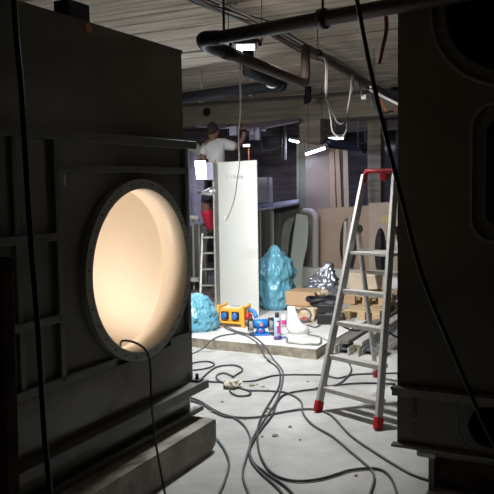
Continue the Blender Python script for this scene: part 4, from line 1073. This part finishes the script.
# ================================================================== CORDS ON THE FLOOR
zc = .010
def cord(pts, label, r=.0072, m_=cordg_m, z=zc):
    P_ = [onz(p[0], p[1], p[2] if len(p) > 2 else z) for p in pts]
    return tag(MB().tube(P_, r, 7, smooth=5).build('floor_cord', m_), label, 'cord')
cord([(189, 397), (200, 401), (212, 408.6), (223, 414), (233.4, 416.7), (246, 417.5), (259, 416.7), (277, 413), (303, 409), (319, 410), (332, 416), (350, 435), (373, 451), (392, 463), (413, 474.7), (440, 483), (470, 492)], 'grey cord crossing from the left housing past the ladder foot to the lower right', .0075)
cord([(189, 400), (202, 404), (213, 411), (224, 416), (235, 418), (246, 428), (250.6, 441), (247, 455), (243, 470), (243.5, 480), (248.7, 494), (252, 510)], 'grey cord curving from the left housing down to the bottom centre')
cord([(396, 384), (365, 383), (337, 385), (319, 388.5), (296.6, 391.5), (283.6, 395), (277, 402), (272, 415), (262, 428), (254, 440), (249.6, 451), (254, 463), (267.5, 474), (283.6, 485), (293, 494), (305, 508)], 'dark cord sweeping from behind the ladder down through the centre to the bottom', .0075, rubber_m)
cord([(267, 360), (276, 366), (280, 373), (279, 386), (272, 399), (264, 412), (258.5, 425), (257.5, 440), (261, 457), (272, 473), (293, 480.5), (319, 479), (340, 473), (350, 470), (371.5, 468), (384, 471), (392, 480), (397, 494), (399, 506)], 'black cord making a wide loop along the bottom of the floor', .0075, rubber_m)
cord([(274, 360), (281, 368), (283, 376), (280, 392), (274, 405), (264, 420), (256, 432), (250, 445), (251, 460), (262, 474), (276, 486), (288, 500)], 'grey cord running beside the central dark cords', .0075)
cord([(217, 439), (225, 450.7), (229, 463.6), (225, 480), (219, 494), (214, 508)], 'grey cord arcing out from under the clipped bearer beam')
cord([(190, 379), (202.7, 381), (222, 382), (251, 381), (262, 378.5), (274, 375.5), (290, 374.6), (303, 374.6), (323.7, 375), (338, 378), (353, 374.6), (375, 373.5), (400, 373)], 'thin dark cord crossing the floor level behind the ladder', .007, rubber_m)
cord([(188, 370.5), (203, 369), (213, 366), (213.5, 363), (207, 361.4), (198, 362), (188, 364)], 'dark cord loop beside the left housing', .007, rubber_m)
cord([(197, 381), (203, 377), (210, 371), (218, 366.5), (232.5, 365), (241, 367.5), (242, 371), (235, 375.6), (229, 381), (224, 387)], 'dark cord curling up from the clamp toward the crumpled paper', .0075, rubber_m)
cord([(232.5, 376), (224, 373), (217, 375), (217, 379), (222.6, 382.4), (232.5, 385), (247, 390), (260, 390.5), (272, 391), (284, 392), (295, 396.5), (301.5, 402.5), (303, 413), (313, 425), (332, 436), (350, 451), (363, 462), (371.5, 470), (374, 480), (370, 494), (367, 506)], 'grey cord from the crumpled paper winding to the lower right', .0075)
cord([(232.5, 386), (230, 391), (237, 395.7), (247, 395.5), (251, 393), (247, 389.5)], 'small closed cord loop below the crumpled paper', .0075, rubber_m)
cord([(345, 359), (350, 365), (351, 371), (346, 378), (338, 384), (328, 387), (316, 388)], 'thin grey cord coming from under the channel profiles', .007)
ed = SZ + .01
cord([(222, 324, SZ + .03), (228, 329, ed), (238, 333, ed), (247, 336, ed), (255, 341, ed), (259, 345, SZ + .012), (262, 351, .06), (265, 357, .012), (270, 361)], 'grey cord dropping over the slab edge below the grinder', .0075)
cord([(226, 326, SZ + .03), (236, 331, ed), (244, 333, ed), (253, 336, ed), (262, 343, ed), (266.5, 348, SZ + .012), (270, 354, .05), (274, 360, .012)], 'second grey cord dropping over the slab edge right of the first', .0075)
cord([(188, 355.5), (197, 351.5), (205, 347, .05), (210, 341.5, SZ + .02), (216, 337.5, ed), (225, 335, ed), (236, 333.5, ed)], 'thin cord running from the left housing up onto the slab', .007)
# crumpled paper
q = onz(233, 384, .03)
t = MB(); bmesh.ops.create_icosphere(t.bm, subdivisions=3, radius=.07)
for v in t.bm.verts:
    n_ = noise.noise(v.co * 28) * .035; v.co += v.co.normalized() * n_; v.co.z *= .55; v.co += V((q.x, q.y, .035))
tag(t.build('crumpled_paper', mat('paper_cream', (.62, .58, .47), .9)), 'crumpled cream paper lying on the floor cords', 'paper')
# debris chips
spots = [(257, 385), (263, 387), (268, 389.5), (252, 386), (222, 402), (213, 412), (290, 427), (266, 412), (270, 409), (259, 432), (262, 437), (275, 436), (245, 420), (300, 440), (308, 382), (356, 476)]
for i, (px, py) in enumerate(spots):
    q = onz(px, py, 0); s_ = random.uniform(.010, .024)
    t = MB(); bmesh.ops.create_icosphere(t.bm, subdivisions=1, radius=s_)
    for v in t.bm.verts: v.co.z *= .35; v.co += V((random.uniform(-.3, .3) * s_, random.uniform(-.3, .3) * s_, 0)) + V((q.x, q.y, s_ * .3))
    tag(t.build('debris_chip', mat('chip', (.30, .24, .16), .9)), 'small brown chip of debris on the bare floor among the cords', 'debris', 'chips of debris on the floor')
print('tris', sum(len(o.data.polygons) for o in bpy.data.objects if o.type == 'MESH'))
